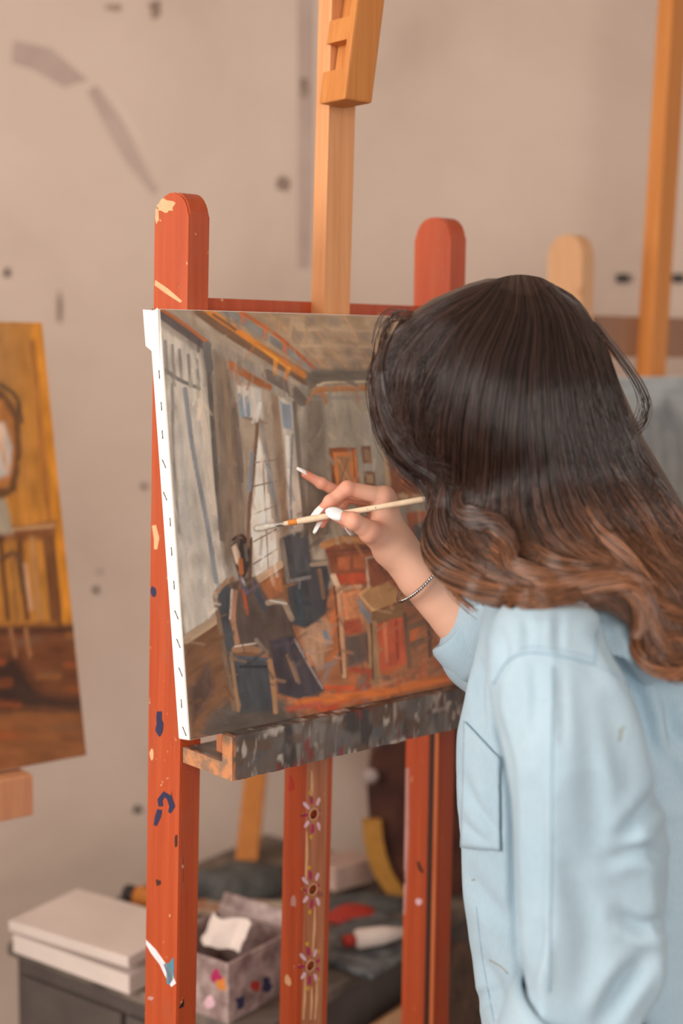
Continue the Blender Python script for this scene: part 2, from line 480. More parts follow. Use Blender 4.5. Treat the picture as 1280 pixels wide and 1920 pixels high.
class Painter:
    def __init__(s, X, Y, base): s.X, s.Y = X, Y; s.C = np.tile(lin(base), (len(X), 1)); s.hgt = np.zeros(len(X)); s.k = 0

    def _lay(s, idx, a, col, var, ang):
        x, y = s.X[idx], s.Y[idx]; s.k += 1; c, sn = math.cos(ang), math.sin(ang)
        u, v = x * c + y * sn, -x * sn + y * c
        n = vnoise(u * .03, v * .16, 0 * u, s.k) - .5; n2 = vnoise(u * .035, v * .06, 0 * u, s.k + 50) - .5
        a = a * np.clip(1.0 + 1.2 * n * (a < .98), 0, 1)
        c3 = lin(col)[None] * (1 + var * (.7 * n + 1.1 * n2))[:, None]
        s.C[idx] = s.C[idx] * (1 - a[:, None]) + c3 * a[:, None]; s.hgt[idx] += a * (n * .5 + .25)

    def poly(s, pts, col, soft=3, var=.35, ang=None, op=1):
        p = np.asarray(pts, float); lo, hi = p.min(0) - 2 * soft, p.max(0) + 2 * soft
        idx = np.where((s.X > lo[0]) & (s.X < hi[0]) & (s.Y > lo[1]) & (s.Y < hi[1]))[0]
        if len(idx) == 0: return
        wob = 3.0 * (vnoise(s.X[idx] * .06, s.Y[idx] * .06, 0, s.k) - .5)
        a = soft_poly(s.X[idx] + wob, s.Y[idx] + wob, p, soft); s._lay(idx, a * op, col, var, 1.45 if ang is None else ang)

    def line(s, pts, w, col, soft=1.6, var=.35, op=1):
        pts = np.asarray(pts, float)
        if len(pts) > 2: pts = catmull(pts, 4 * len(pts))
        lo, hi = pts.min(0) - w - 4, pts.max(0) + w + 4
        idx = np.where((s.X > lo[0]) & (s.X < hi[0]) & (s.Y > lo[1]) & (s.Y < hi[1]))[0]
        if len(idx) == 0: return
        x, y = s.X[idx], s.Y[idx]; d = np.full(len(idx), 1e9)
        for (x0, y0), (x1, y1) in zip(pts[:-1], pts[1:]):
            dx, dy = x1 - x0, y1 - y0; t = np.clip(((x - x0) * dx + (y - y0) * dy) / (dx * dx + dy * dy + 1e-9), 0, 1)
            d = np.minimum(d, np.hypot(x - x0 - t * dx, y - y0 - t * dy))
        a = np.clip((w / 2 - d) / (2 * soft) + .5, 0, 1); e = pts[-1] - pts[0]
        s._lay(idx, a * op, col, var, math.atan2(e[1], e[0]))


def canvas_thing(name, fr, W, H, T, nu, nv, paintfn, gain=1.0, wrap=False):
    """stretched canvas: local x right, y back, z up; front face at y=0. paint is a fine grid with relief."""
    root = empty(name, fr.w((W / 2, T / 2, 0)))
    bx = box('stretched_canvas', fr, (0, W, .0012, T, 0, H), M['canvas'], root, bev=.002)
    u = np.linspace(.0012, W - .0012, nu); z = np.linspace(.0012, H - .0012, nv)
    U, Z = np.meshgrid(u, z, indexing='ij'); loc = np.stack([U.ravel(), np.zeros(U.size), Z.ravel()], 1)
    X, Y = to_px(fr.w(loc)); pt = paintfn(X, Y)
    weave = vnoise(U.ravel() * 900, Z.ravel() * 900, 0, 3) - .5
    g = np.clip(pt.C * gain * (1 + .10 * weave)[:, None], .004, .9)
    loc[:, 1] = -.0004 - np.clip(pt.hgt, 0, 3) * .00035
    i = np.arange((nu - 1) * (nv - 1)); a = (i // (nv - 1)) * nv + i % (nv - 1)
    f = np.stack([a, a + nv, a + nv + 1, a + 1], 1)
    mesh_obj('painted_surface', fr.w(loc), f, M['paint'], root, smooth=True, cols=g)
    return root, bx


def paint_interior(X, Y):
    p = Painter(X, Y, (122, 108, 96))
    rnd = random.Random(4)
    # window wall, back wall, ceiling
    p.poly([(280, 560), (345, 560), (580, 712), (572, 1010), (420, 1180), (330, 1210)], (140, 128, 116), 4)
    p.poly([(345, 560), (1120, 570), (1120, 705), (590, 700), (575, 705)], (152, 126, 100), 4, ang=.1)
    for r, y in enumerate((604, 632, 662, 686)):
        for c in range(11):
            x = 520 + r * 22 + c * 46 * (1 - r * .09)
            p.poly([(x, y - 10), (x + 22, y - 10), (x + 27, y + 10), (x + 6, y + 10)], (122, 106, 92) if (c + r) % 3 else (138, 112, 88), 5, op=.8)
    for x0, x1 in ((455, 580), (500, 610), (560, 650), (640, 700)): p.line([(x0, 584), (x1, 690)], 4, (176, 130, 90), op=.5)
    for y in (618, 648): p.line([(560, y), (760, y + 4)], 5, (168, 140, 112), op=.6)
    p.poly([(572, 712), (1120, 705), (1120, 1120), (600, 1110), (574, 1000)], (148, 136, 120), 4)
    p.poly([(572, 730), (604, 740), (622, 1000), (590, 1040), (570, 985)], (112, 99, 86), 6)
    p.line([(625, 770), (640, 1000)], 14, (160, 146, 130), op=.5); p.line([(690, 780), (700, 1000)], 22, (170, 160, 148), op=.6)
    # cornice
    p.poly([(300, 570), (380, 570), (580, 705), (560, 725), (395, 640)], (146, 130, 114), 4, ang=.6)
    p.line([(372, 580), (430, 622), (500, 665), (576, 712)], 24, (110, 82, 62)); p.line([(385, 580), (450, 624), (520, 672), (570, 704)], 12, (182, 112, 48))
    p.line([(420, 580), (500, 632), (588, 692)], 14, (118, 112, 106)); p.line([(447, 582), (520, 630), (588, 690)], 7, (158, 84, 46))
    p.line([(400, 590), (440, 618)], 6, (120, 84, 58)); p.line([(470, 640), (540, 690)], 5, (206, 134, 54))
    p.poly([(572, 700), (590, 692), (1120, 690), (1120, 716), (600, 722), (578, 735)], (104, 92, 80), 4, ang=.05)
    p.line([(592, 733), (660, 728), (1100, 722)], 11, (160, 106, 64)); p.line([(595, 722), (660, 716), (1100, 712)], 5, (170, 150, 126))
    p.line([(575, 748), (760, 742)], 8, (128, 124, 120), op=.6)
    # first window
    p.line([(300, 588), (340, 616), (386, 648)], 19, (84, 74, 72)); p.line([(302, 580), (345, 608), (386, 640)], 7, (160, 92, 50))
    p.poly([(302, 614), (374, 660), (396, 800), (408, 960), (424, 1090), (408, 1150), (348, 1192), (328, 1050), (312, 800)], (176, 166, 154), 4)
    for i in range(16):
        x = 318 + rnd.uniform(0, 70); y = rnd.uniform(720, 1000)
        p.line([(x, y), (x + 14, y + rnd.uniform(60, 150))], rnd.uniform(4, 9), rnd.choice([(190, 182, 172), (160, 150, 138), (150, 150, 150), (186, 166, 144)]), 3, op=.55)
    p.line([(346, 730), (362, 850), (388, 985), (404, 1090)], 9, (124, 124, 126)); p.line([(322, 720), (325, 860), (335, 1000)], 6, (134, 128, 122))
    p.line([(372, 720), (386, 830), (400, 960)], 12, (192, 176, 158), op=.7)
    p.line([(304, 690), (335, 712), (372, 728)], 7, (104, 98, 94))
    for x in (309, 322, 336, 352, 368): p.line([(x, 640 + (x - 309) * .6), (x + 4, 700 + (x - 309) * .5)], 6, (116, 110, 104), op=.9)
    p.line([(388, 650), (394, 740), (404, 880), (416, 1010)], 10, (92, 84, 78)); p.line([(386, 648), (392, 690)], 16, (98, 92, 88))
    p.poly([(398, 655), (430, 675), (446, 800), (462, 1000), (440, 1040), (418, 1060), (410, 900)], (118, 102, 88), 5)
    p.line([(418, 690), (432, 860), (440, 1000)], 9, (134, 112, 92), op=.7); p.line([(440, 760), (452, 900)], 12, (100, 86, 76), op=.7)
    # second window
    p.line([(432, 684), (466, 706), (502, 726)], 15, (146, 90, 56)); p.line([(500, 702), (545, 730), (566, 752)], 20, (96, 84, 76))
    p.poly([(440, 716), (500, 730), (512, 850), (524, 1000), (526, 1062), (474, 1090), (462, 985), (458, 860)], (152, 134, 116), 4)
    p.poly([(444, 722), (490, 728), (494, 786), (450, 780)], (178, 170, 160), 3); p.line([(449, 742), (453, 778)], 9, (122, 132, 140)); p.line([(462, 746), (465, 780)], 8, (122, 132, 140))
    p.poly([(480, 800), (492, 850), (516, 1000), (522, 1058), (476, 1084), (470, 980), (478, 880)], (206, 196, 184), 3)
    p.line([(482, 790), (476, 870), (466, 960), (464, 1080)], 7, (110, 84, 68)); p.line([(490, 795), (504, 880), (522, 985)], 8, (132, 124, 116))
    p.line([(472, 850), (467, 920)], 7, (116, 124, 132)); p.line([(500, 870), (510, 930)], 6, (116, 124, 132))
    for y, dy in ((862, -4), (906, -8), (958, -14), (1010, -22), (1052, -26)): p.line([(474, y + 6), (518, y + dy + 4)], 2.6, (112, 98, 88), 1.2)
    p.line([(492, 860), (502, 1066)], 2.6, (128, 116, 106), 1.2); p.line([(455, 782), (500, 794)], 4, (122, 104, 90))
    p.poly([(506, 735), (524, 745), (532, 860), (540, 990), (528, 1010), (520, 900)], (130, 108, 88), 3)
    # third window
    p.poly([(522, 744), (550, 756), (560, 880), (570, 992), (544, 1008), (536, 900)], (176, 164, 150), 3)
    p.poly([(524, 752), (546, 758), (548, 808), (528, 802)], (132, 138, 144), 3); p.line([(538, 820), (546, 980)], 8, (196, 186, 174)); p.line([(548, 815), (544, 900), (546, 990)], 5, (118, 122, 126))
    p.line([(551, 756), (562, 880), (574, 1000)], 9, (104, 92, 80))
    # framed pictures on the back wall
    p.poly([(616, 840), (666, 838), (672, 918), (622, 922)], (124, 70, 40), 2); p.poly([(624, 849), (661, 847), (665, 914), (629, 916)], (186, 112, 58), 2); p.poly([(630, 856), (655, 855), (659, 908), (634, 910)], (156, 112, 74), 2)
    p.line([(634, 862), (654, 900)], 3, (186, 140, 100)); p.line([(652, 860), (636, 905)], 3, (130, 88, 58)); p.line([(664, 845), (670, 915)], 4, (196, 110, 50))
    for q in ((676, 836, 694, 868), (680, 884, 702, 912)):
        p.poly([(q[0], q[1]), (q[2], q[1]), (q[2] + 2, q[3]), (q[0] + 2, q[3])], (120, 80, 54), 2); p.poly([(q[0] + 5, q[1] + 6), (q[2] - 4, q[1] + 6), (q[2] - 3, q[3] - 6), (q[0] + 6, q[3] - 6)], (150, 122, 92), 2)
    p.poly([(716, 835), (790, 832), (796, 936), (724, 938)], (178, 146, 112), 2); p.poly([(726, 846), (780, 843), (786, 926), (733, 928)], (132, 76, 44), 3); p.poly([(736, 850), (772, 848), (776, 880), (740, 890)], (168, 96, 46), 5)
    # wainscot and floor
    p.poly([(344, 1192), (412, 1148), (424, 1090), (470, 1092), (528, 1050), (560, 1110), (480, 1240), (360, 1410), (350, 1300)], (112, 78, 54), 4, ang=-.6)
    p.line([(348, 1200), (412, 1156)], 16, (166, 140, 114)); p.line([(472, 1096), (526, 1058)], 13, (176, 144, 116)); p.poly([(476, 1104), (524, 1070), (530, 1110), (486, 1150)], (146, 92, 60), 3)
    p.poly([(352, 1290), (392, 1240), (402, 1290), (362, 1360)], (88, 66, 56), 6)
    p.poly([(352, 1410), (440, 1290), (560, 1130), (640, 1090), (1120, 1080), (1120, 1300), (800, 1320), (500, 1380)], (148, 94, 62), 5, ang=-.5)
    p.poly([(352, 1410), (400, 1330), (450, 1290), (530, 1310), (580, 1350), (420, 1400)], (88, 76, 68), 8, ang=-.3)
    for i in range(150):
        x = rnd.uniform(540, 1000); y = rnd.uniform(1150, 1330); L = rnd.uniform(15, 50); a = rnd.choice([-1.2, -1.0, -.5, -.3, .1, 1.4])
        if y > 1395 - .21 * (x - 350): continue
        p.line([(x, y), (x + L * math.cos(a), y + L * math.sin(a))], rnd.uniform(4, 12), rnd.choice([(188, 92, 42), (168, 66, 40), (150, 110, 84), (104, 78, 64), (196, 110, 56), (120, 112, 108), (176, 120, 84), (150, 58, 40), (96, 70, 56)]), 3, op=.75)
    p.poly([(560, 1180), (600, 1150), (625, 1180), (600, 1260), (575, 1230)], (160, 124, 98), 5); p.line([(608, 1185), (615, 1205)], 9, (122, 130, 138))
    p.line([(560, 1318), (700, 1300), (880, 1262)], 16, (192, 104, 46), 4); p.line([(600, 1290), (660, 1290)], 10, (176, 78, 44)); p.line([(540, 1330), (600, 1320)], 12, (150, 72, 52), 4)
    # dark armchair in the background
    p.poly([(524, 1012), (545, 1000), (576, 996), (584, 1050), (612, 1050), (618, 1085), (612, 1150), (572, 1178), (544, 1172), (536, 1100)], (64, 64, 66), 3)
    p.poly([(545, 1004), (572, 1000), (582, 1070), (552, 1078)], (76, 78, 80), 3); p.line([(528, 1014), (540, 1090)], 8, (120, 108, 96)); p.line([(584, 1058), (612, 1056)], 9, (140, 122, 104)); p.line([(540, 1090), (580, 1082)], 7, (116, 112, 108)); p.line([(598, 1070), (606, 1120)], 8, (112, 88, 70)); p.line([(560, 1100), (562, 1165)], 14, (58, 66, 72))
    # sideboard and chairs
    p.poly([(606, 1020), (640, 1004), (1000, 990), (1000, 1100), (700, 1100), (622, 1088)], (124, 70, 46), 3); p.line([(606, 1022), (640, 1012), (700, 1014)], 14, (176, 124, 78)); p.line([(612, 1034), (690, 1028)], 5, (104, 62, 42))
    for q in ((632, 1045, 656, 1068), (662, 1042, 686, 1066), (760, 960, 800, 1010)): p.poly([(q[0], q[1]), (q[2], q[1] - 2), (q[2], q[3]), (q[0], q[3])], (158, 88, 54), 3)
    p.poly([(625, 1078), (690, 1072), (690, 1092), (630, 1098)], (176, 76, 46), 3); p.poly([(770, 985), (800, 975), (826, 1000), (830, 1070), (780, 1060)], (84, 74, 70), 4)
    p.line([(686, 1048), (690, 1100)], 5, (176, 152, 128)); p.line([(686, 1046), (716, 1042)], 5, (176, 152, 128)); p.line([(624, 1080), (636, 1108)], 10, (196, 166, 138)); p.line([(630, 1104), (674, 1100)], 9, (178, 140, 108))
    p.poly([(640, 1112), (672, 1108), (674, 1160), (646, 1164)], (188, 124, 84), 3); p.poly([(640, 1164), (676, 1160), (680, 1186), (646, 1190)], (146, 72, 50), 3); p.poly([(642, 1192), (690, 1186), (690, 1240), (650, 1250)], (92, 76, 68), 4)
    p.line([(634, 1104), (640, 1180), (645, 1268)], 8, (178, 138, 106)); p.line([(626, 1100), (634, 1190), (640, 1262)], 4, (88, 58, 46)); p.line([(688, 1190), (690, 1242)], 5, (84, 64, 54))
    # little table
    p.poly([(700, 1165), (758, 1150), (764, 1240), (708, 1262)], (176, 82, 52), 4); p.line([(720, 1170), (724, 1240)], 8, (196, 110, 76)); p.line([(742, 1165), (745, 1235)], 6, (150, 64, 44))
    p.poly([(666, 1112), (728, 1090), (758, 1124), (696, 1150)], (166, 124, 80), 2); p.line([(672, 1114), (700, 1146)], 4, (196, 158, 116)); p.line([(698, 1149), (757, 1126)], 4, (98, 66, 46)); p.poly([(697, 1152), (757, 1129), (760, 1154), (700, 1174)], (124, 90, 60), 2); p.poly([(668, 1118), (694, 1152), (698, 1176), (672, 1146)], (124, 124, 124), 2)
    p.line([(700, 1170), (703, 1220), (706, 1276)], 12, (150, 116, 84)); p.line([(695, 1170), (699, 1272)], 4, (92, 66, 50)); p.line([(758, 1152), (763, 1200), (768, 1256)], 9, (110, 80, 58)); p.line([(676, 1150), (690, 1180), (694, 1250)], 6, (160, 124, 92))
    for q in (((766, 1130), (800, 1124)), ((768, 1176), (806, 1160)), ((770, 1210), (806, 1196))): p.line(q, 12, (112, 82, 62))
    p.line([(800, 1120), (806, 1230)], 7, (88, 62, 50)); p.line([(776, 1100), (790, 1112)], 12, (176, 56, 46)); p.line([(820, 1130), (828, 1200)], 16, (186, 112, 78))
    # seated figure in armchair
    p.poly([(400, 1108), (424, 1084), (440, 1092), (436, 1180), (440, 1230), (506, 1238), (516, 1334), (446, 1338), (434, 1330), (412, 1190)], (66, 66, 68), 3)
    p.line([(404, 1112), (418, 1096), (436, 1086)], 10, (150, 112, 82)); p.line([(402, 1118), (414, 1190), (438, 1330)], 9, (116, 92, 72)); p.line([(432, 1225), (446, 1332)], 7, (140, 108, 80)); p.line([(450, 1250), (500, 1250)], 5, (46, 44, 46))
    p.poly([(434, 1096), (448, 1082), (478, 1082), (504, 1126), (545, 1132), (546, 1162), (556, 1196), (608, 1292), (598, 1306), (530, 1306), (512, 1250), (496, 1218), (440, 1214), (430, 1150)], (82, 68, 60), 3)
    p.poly([(504, 1200), (548, 1190), (606, 1294), (560, 1312), (520, 1300)], (64, 56, 60), 3); p.line([(552, 1200), (580, 1250), (604, 1290)], 4, (140, 126, 122)); p.line([(548, 1240), (560, 1280)], 6, (96, 82, 76))
    p.line([(440, 1110), (436, 1160), (444, 1205)], 10, (150, 108, 84)); p.line([(434, 1106), (430, 1160)], 4, (176, 158, 146)); p.line([(456, 1108), (462, 1150)], 7, (160, 76, 48)); p.line([(472, 1092), (496, 1142)], 9, (64, 66, 74)); p.line([(448, 1080), (462, 1112)], 6, (72, 82, 106)); p.line([(452, 1084), (458, 1096)], 4, (190, 184, 182))
    p.line([(502, 1130), (530, 1130), (546, 1160)], 11, (140, 120, 102)); p.line([(506, 1126), (536, 1132)], 3, (184, 176, 168)); p.line([(440, 1218), (470, 1216), (496, 1224)], 13, (150, 112, 84)); p.line([(440, 1212), (480, 1206)], 3, (190, 170, 156)); p.line([(446, 1232), (500, 1236)], 6, (70, 78, 86)); p.line([(480, 1200), (498, 1222)], 8, (120, 104, 92))
    p.line([(505, 1240), (512, 1290), (516, 1334)], 10, (150, 112, 80)); p.line([(538, 1230), (556, 1276)], 7, (126, 98, 76))
    p.poly([(434, 1024), (446, 1008), (460, 1010), (468, 1034), (468, 1062), (458, 1084), (446, 1078), (438, 1056)], (58, 48, 44), 2)
    p.poly([(435, 1028), (442, 1020), (448, 1036), (450, 1062), (440, 1056)], (174, 150, 132), 2); p.line([(450, 1050), (452, 1074)], 9, (168, 98, 58)); p.line([(458, 1022), (462, 1050)], 6, (92, 82, 74)); p.line([(436, 1012), (452, 1004), (466, 1018)], 6, (64, 44, 36))
    p.line([(470, 1010), (468, 1088)], 5, (84, 60, 48))
    for i in range(1100):                      # loose broken brushwork over everything
        k = rnd.randrange(len(X)); x, y = X[k], Y[k]
        if x < 575 and y < 1100: a = rnd.gauss(1.5, .25)
        elif y < 720: a = rnd.choice([.1, .6, .3])
        elif y < 1010: a = rnd.gauss(1.4, .5)
        else: a = rnd.choice([-.6, -.3, 1.3, 1.0, .2])
        c = p.C[k] * rnd.uniform(.72, 1.32) * np.array([rnd.uniform(.96, 1.08), 1, rnd.uniform(.9, 1.04)])
        c = np.where(c <= .0031308, c * 12.92, 1.055 * np.clip(c, 1e-6, 1) ** (1 / 2.4) - .055) * 255
        L = rnd.uniform(8, 34); p.line([(x, y), (x + L * math.cos(a), y + L * math.sin(a))], rnd.uniform(3, 8), c, 1.8, op=rnd.uniform(.35, .75))
    return p


def paint_gold(X, Y):
    p = Painter(X, Y, (176, 118, 52)); rnd = random.Random(9)
    p.poly([(-900, 560), (90, 590), (130, 1000), (145, 1190), (-900, 1200)], (186, 126, 54), 6)
    p.poly([(-900, 560), (40, 590), (40, 900), (-900, 1000)], (168, 120, 66), 30)
    p.line([(70, 600), (96, 820), (126, 1160)], 22, (206, 136, 44), 6); p.line([(60, 640), (84, 900), (110, 1150)], 8, (160, 100, 48), 3)
    p.poly([(-60, 730), (0, 728), (36, 770), (40, 860), (30, 920), (-10, 945), (-80, 930)], (104, 72, 46), 4); p.poly([(-50, 745), (4, 748), (26, 790), (28, 870), (14, 916), (-60, 915)], (176, 116, 62), 4); p.poly([(-40, 790), (6, 792), (22, 840), (18, 890), (-6, 900), (-50, 890)], (196, 190, 182), 4); p.line([(0, 800), (10, 880)], 8, (214, 170, 136))
    p.line([(0, 720), (30, 745), (40, 790)], 7, (72, 58, 46))
    p.poly([(-200, 990), (60, 985), (106, 975), (104, 1010), (-200, 1030)], (124, 78, 46), 4); p.line([(0, 995), (100, 985)], 6, (188, 150, 108)); p.poly([(-80, 930), (10, 935), (24, 1000), (-80, 1010)], (160, 148, 128), 4)
    for x in (0, 18, 36, 60, 86): p.line([(x, 1010), (x + 14, 1160)], rnd.uniform(8, 14), rnd.choice([(112, 72, 44), (148, 104, 60), (90, 60, 42), (176, 130, 80)]), 4)
    p.line([(46, 1060), (58, 1140)], 10, (206, 158, 116)); p.line([(0, 1050), (30, 1040), (44, 1110)], 10, (98, 70, 48)); p.line([(96, 1010), (112, 1170)], 9, (104, 66, 40))
    p.poly([(-900, 1170), (142, 1170), (160, 1330), (-900, 1330)], (112, 68, 42), 10, ang=.1); p.line([(-200, 1190), (20, 1182), (140, 1180)], 14, (78, 50, 38), 5)
    p.poly([(-900, 1240), (30, 1230), (80, 1300), (158, 1312), (158, 1345), (-900, 1350)], (62, 44, 36), 12, ang=.1); p.poly([(-900, 1335), (170, 1330), (180, 1480), (-900, 1480)], (136, 86, 50), 12, ang=.1)
    for i in range(30):
        x, y = rnd.uniform(-200, 140), rnd.uniform(1190, 1430); p.line([(x, y), (x + rnd.uniform(20, 60), y - rnd.uniform(-4, 12))], rnd.uniform(6, 14), rnd.choice([(150, 92, 48), (98, 62, 42), (166, 108, 58), (120, 92, 72), (160, 84, 44)]), 5, op=.6)
    for x, y0 in ((20, 1180), (48, 1180)): p.line([(x, y0), (x + 8, y0 + 50)], 7, (156, 108, 72))
    return p


def paint_grey(X, Y):
    p = Painter(X, Y, (148, 150, 148))
    p.poly([(1100, 690), (1700, 690), (1700, 760), (1100, 760)], (160, 164, 164), 20, ang=0)
    p.poly([(1150, 960), (1195, 800), (1225, 770), (1250, 745), (1275, 790), (1330, 840), (1400, 960)], (118, 120, 122), 10); p.poly([(1100, 860), (1700, 850), (1700, 1000), (1100, 1000)], (128, 126, 120), 20)
    for i in range(24):
        x = 1180 + 9 * i; p.line([(x, 790 + 7 * (i % 5)), (x + 6, 880 + 9 * (i % 4))], 9, ((138, 138, 134), (108, 110, 112), (150, 146, 138))[i % 3], 5, op=.6)
    return p


YAW, LEAN, CH = math.radians(41.0), math.radians(6.5), .5
WX = np.array([math.cos(YAW), math.sin(YAW), 0]); NX = np.array([math.sin(YAW), -math.cos(YAW), 0]); UZ = np.array([0, 0, 1.0])
BL = P(355, 1389.5, 1.645)
CUP = UZ * math.cos(LEAN) - NX * math.sin(LEAN); CBK = -(NX * math.cos(LEAN) + UZ * math.sin(LEAN))
CFR = Fr(BL, WX, CBK, CUP); CT = .023; CW = .62
cv, cbx = canvas_thing('interior_painting', CFR, CW, CH, CT, 420, 400, paint_interior, 1.5)
tag(cv, 'canvas painting of a room with tall windows and a seated figure', 'painting')
for i in range(15):                          # staples down the white edge
    z = .012 + i * .0345 + random.uniform(-.004, .004); y = .011 + random.uniform(-.004, .004); s = random.choice((-1, 1, 1))
    a, b = CFR.w((-.0006, y - .003, z - .005)), CFR.w((-.0006, y + .003 * s, z + .005))
    tube('staple', [a, (a + b) / 2, b], .0005, M['staple'], cbx, 5)
v = []                                       # crumpled folded canvas corner at the top of the edge
a = CFR.w((-.003, .004, CH - .03)); q = [CFR.w(k) for k in ((-.001, .001, CH + .001), (-.004, .012, CH - .004), (-.005, CT + .003, CH + .002), (-.004, CT + .004, CH - .04), (-.001, .004, CH - .055))]
mesh_obj('folded_corner', q + [CFR.w((0, .003, CH - .002)), CFR.w((0, CT, CH - .002)), CFR.w((0, CT, CH - .045)), CFR.w((0, .004, CH - .058))], [[0, 1, 4], [1, 2, 3], [1, 3, 4], [0, 5, 6, 2, 1], [2, 6, 7, 3], [3, 7, 8, 4], [4, 8, 5, 0]], M['canvas'], cbx)

# ------------------------------------------------------------------ red easel
PT = CFR.w((0, CT, CH))                      # the canvas leans on the uprights here
EP = PT - NX * .002                          # a point of the front plane of the uprights
easel = empty('easel', on_plane(570, 1440, EP, NX) * [1, 1, 0])
tag(easel, 'red-orange painted wooden easel carrying the painting of the room with a seated figure', 'easel')


def post_axis(p1, p2, zb, zt, plane=EP, n=NX):
    a, b = on_plane(*p1, plane, n), on_plane(*p2, plane, n); d = (b - a) / (b - a)[2]
    return a + d * (zb - a[2]), a + d * (zt - a[2])


def upright(name, a, b, w, d, mat, parent, prof=None, round_top=True, wx=WX, nx=NX):
    """plank whose front-left edge runs from a (low) to b (top); w along wx, d backwards; top rounded in the depth plane"""
    L = np.linalg.norm(b - a); fr = Fr(a, wx, -nx, (b - a) / L)
    if round_top:
        r = d * .42; out = [(0, 0), (d, 0)]
        out += [(d - r + r * math.cos(t), L - r + r * math.sin(t)) for t in np.linspace(0, math.pi / 2, 9)]
        out += [(r + r * math.cos(t), L - r + r * math.sin(t)) for t in np.linspace(math.pi / 2, math.pi, 9)]
        v, f = prism_geo(out, 0, w)
        bm = bmesh.new(); vs = [bm.verts.new(p) for p in v]
        for q in f: bm.faces.new([vs[i] for i in q])
        bmesh.ops.bevel(bm, geom=[e for e in bm.edges if abs(abs((e.verts[0].co - e.verts[1].co).z)) < 1e-6], offset=.002, segments=2, affect='EDGES')
        v, f = bm_out(bm); bm.free(); v = v[:, [2, 0, 1]]
    else:
        v, f = prism_geo(prof or [(0, 0), (w, 0), (w, d), (0, d)], 0, L)
    return mesh_obj(name, fr.w(v), f, mat, parent), fr, L


ztop = on_plane(340, 362, EP - NX * .03, NX)[2]
a, b = post_axis((331, 1900), (353, 450), .09, ztop)
lp, lfr, lL = upright('upright', a, b, .030, .072, M['red'], easel)
ztr = on_plane(825, 408, EP - NX * .03, NX)[2]
a, b = post_axis((815, 1900), (845, 450), .09, ztr)
rp, rfr, rL = upright('upright', a, b, .030, .072, M['red'], easel)
for k in (-.0006,):                           # dark strip painted as the shade of a slot, and bright bead, on the inner side of the right upright
    box('slot_shade_strip', rfr, (k, .001, .008, .022, 0, rL * .62), M['p_darkbrown'], rp, bev=0)
    box('bead', rfr, (-.004, .001, .001, .008, 0, rL * .62), M['bead'], rp, bev=.0015)
mz0, mz1 = .16, on_plane(560, 1320, EP, NX)[2] + .12
a, b = post_axis((556, 1900), (566, 1440), mz0, mz1)
mp, mfr, mL = upright('mast', a, b, .053, .036, M['red'], easel, round_top=False)
ch = box('mast_channel', mfr, (.008, .045, -.0012, .004, 0, mL), M['red2'], mp, bev=.001)
MP = mfr.w(np.array([.022, -.0012, .3])); HO = []
for hx, hy in ((588, 1527), (586, 1668), (582, 1811)):
    c = on_plane(hx, hy, MP, NX); HO.append(c)
    HV, HF = tube_geo([c + NX * .02, c - NX * .06], .0066, 16)
    cut(mp, [(HV, HF)]); cut(ch, [(HV, HF)])
    rg = np.linspace(0, 2 * np.pi, 25); tube('hole_rim', [c + WX * .0074 * math.cos(t) + UZ * .0074 * math.sin(t) for t in rg], .0009, M['p_chip'], mp, 6)
for (hx, hy), c in zip(((588, 1527), (586, 1668), (582, 1811)), HO):
    for i in range(9):                        # painted flower round each hole
        t = 2 * math.pi * i / 9 + .3; cx, cy = hx + 18 * math.cos(t), hy + 27 * math.sin(t)
        decal('painted_petal', blob(cx, cy, 8.5, 3.2, 10, .15, i, math.atan2(25 * math.sin(t), 15 * math.cos(t))), MP, NX, M['p_magenta'] if i % 2 == 0 else M['p_pinkpale'], mp, clip=(mfr, 0, .003, .051))
    for i in range(5):
        t = 2 * math.pi * i / 5 + .6; decal('painted_dot', blob(hx + 20 * math.cos(t), hy + 44 * math.sin(t), 3, 4, 8, .2, i), MP, NX, M['p_yellow'], mp, clip=(mfr, 0, .003, .051))
for x0, y0, x1, y1 in ((584, 1445, 583, 1500), (575, 1560, 573, 1650), (590, 1700, 586, 1785), (572, 1830, 568, 1912), (594, 1835, 590, 1912), (584, 1850, 582, 1912)):
    decal('worn_streak', band([(x0, y0), ((x0 + x1) / 2 + 1, (y0 + y1) / 2), (x1, y1)], [2, 5, 3]), MP, NX, M['p_chip'], mp)
# sliding wooden mast extension with its notched top clamp
SP = EP - NX * .0005
a, b = post_axis((606, 620), (617, 200), mz1 - .06, 2.52, SP)
sm, sfr, sL = upright('sliding_mast', a, b, .044, .026, M['wood'], easel, round_top=False)
tl = on_plane(624, 190, SP + NX * .03, NX)
zc2 = sfr
cl_top = on_plane(668, -160, SP + NX * .03, NX)
upc = (cl_top - tl) / np.linalg.norm(cl_top - tl)
clf = Fr(tl, WX, -NX, upc); CLL = .42
clamp = mesh_obj('top_clamp', *(lambda g: (clf.w(g[0]), g[1]))(box_geo(0.0, .046, -.022, .028, 0, CLL, .003)), M['wood2'], easel)
cut(clamp, [(clf.w(box_geo(-.01, .020, -.012, .0285 + .01, z0, z0 + .036)[0]), box_geo(0, 1, 0, 1, 0, 1)[1]) for z0 in (.040, .105, .170, .235)])
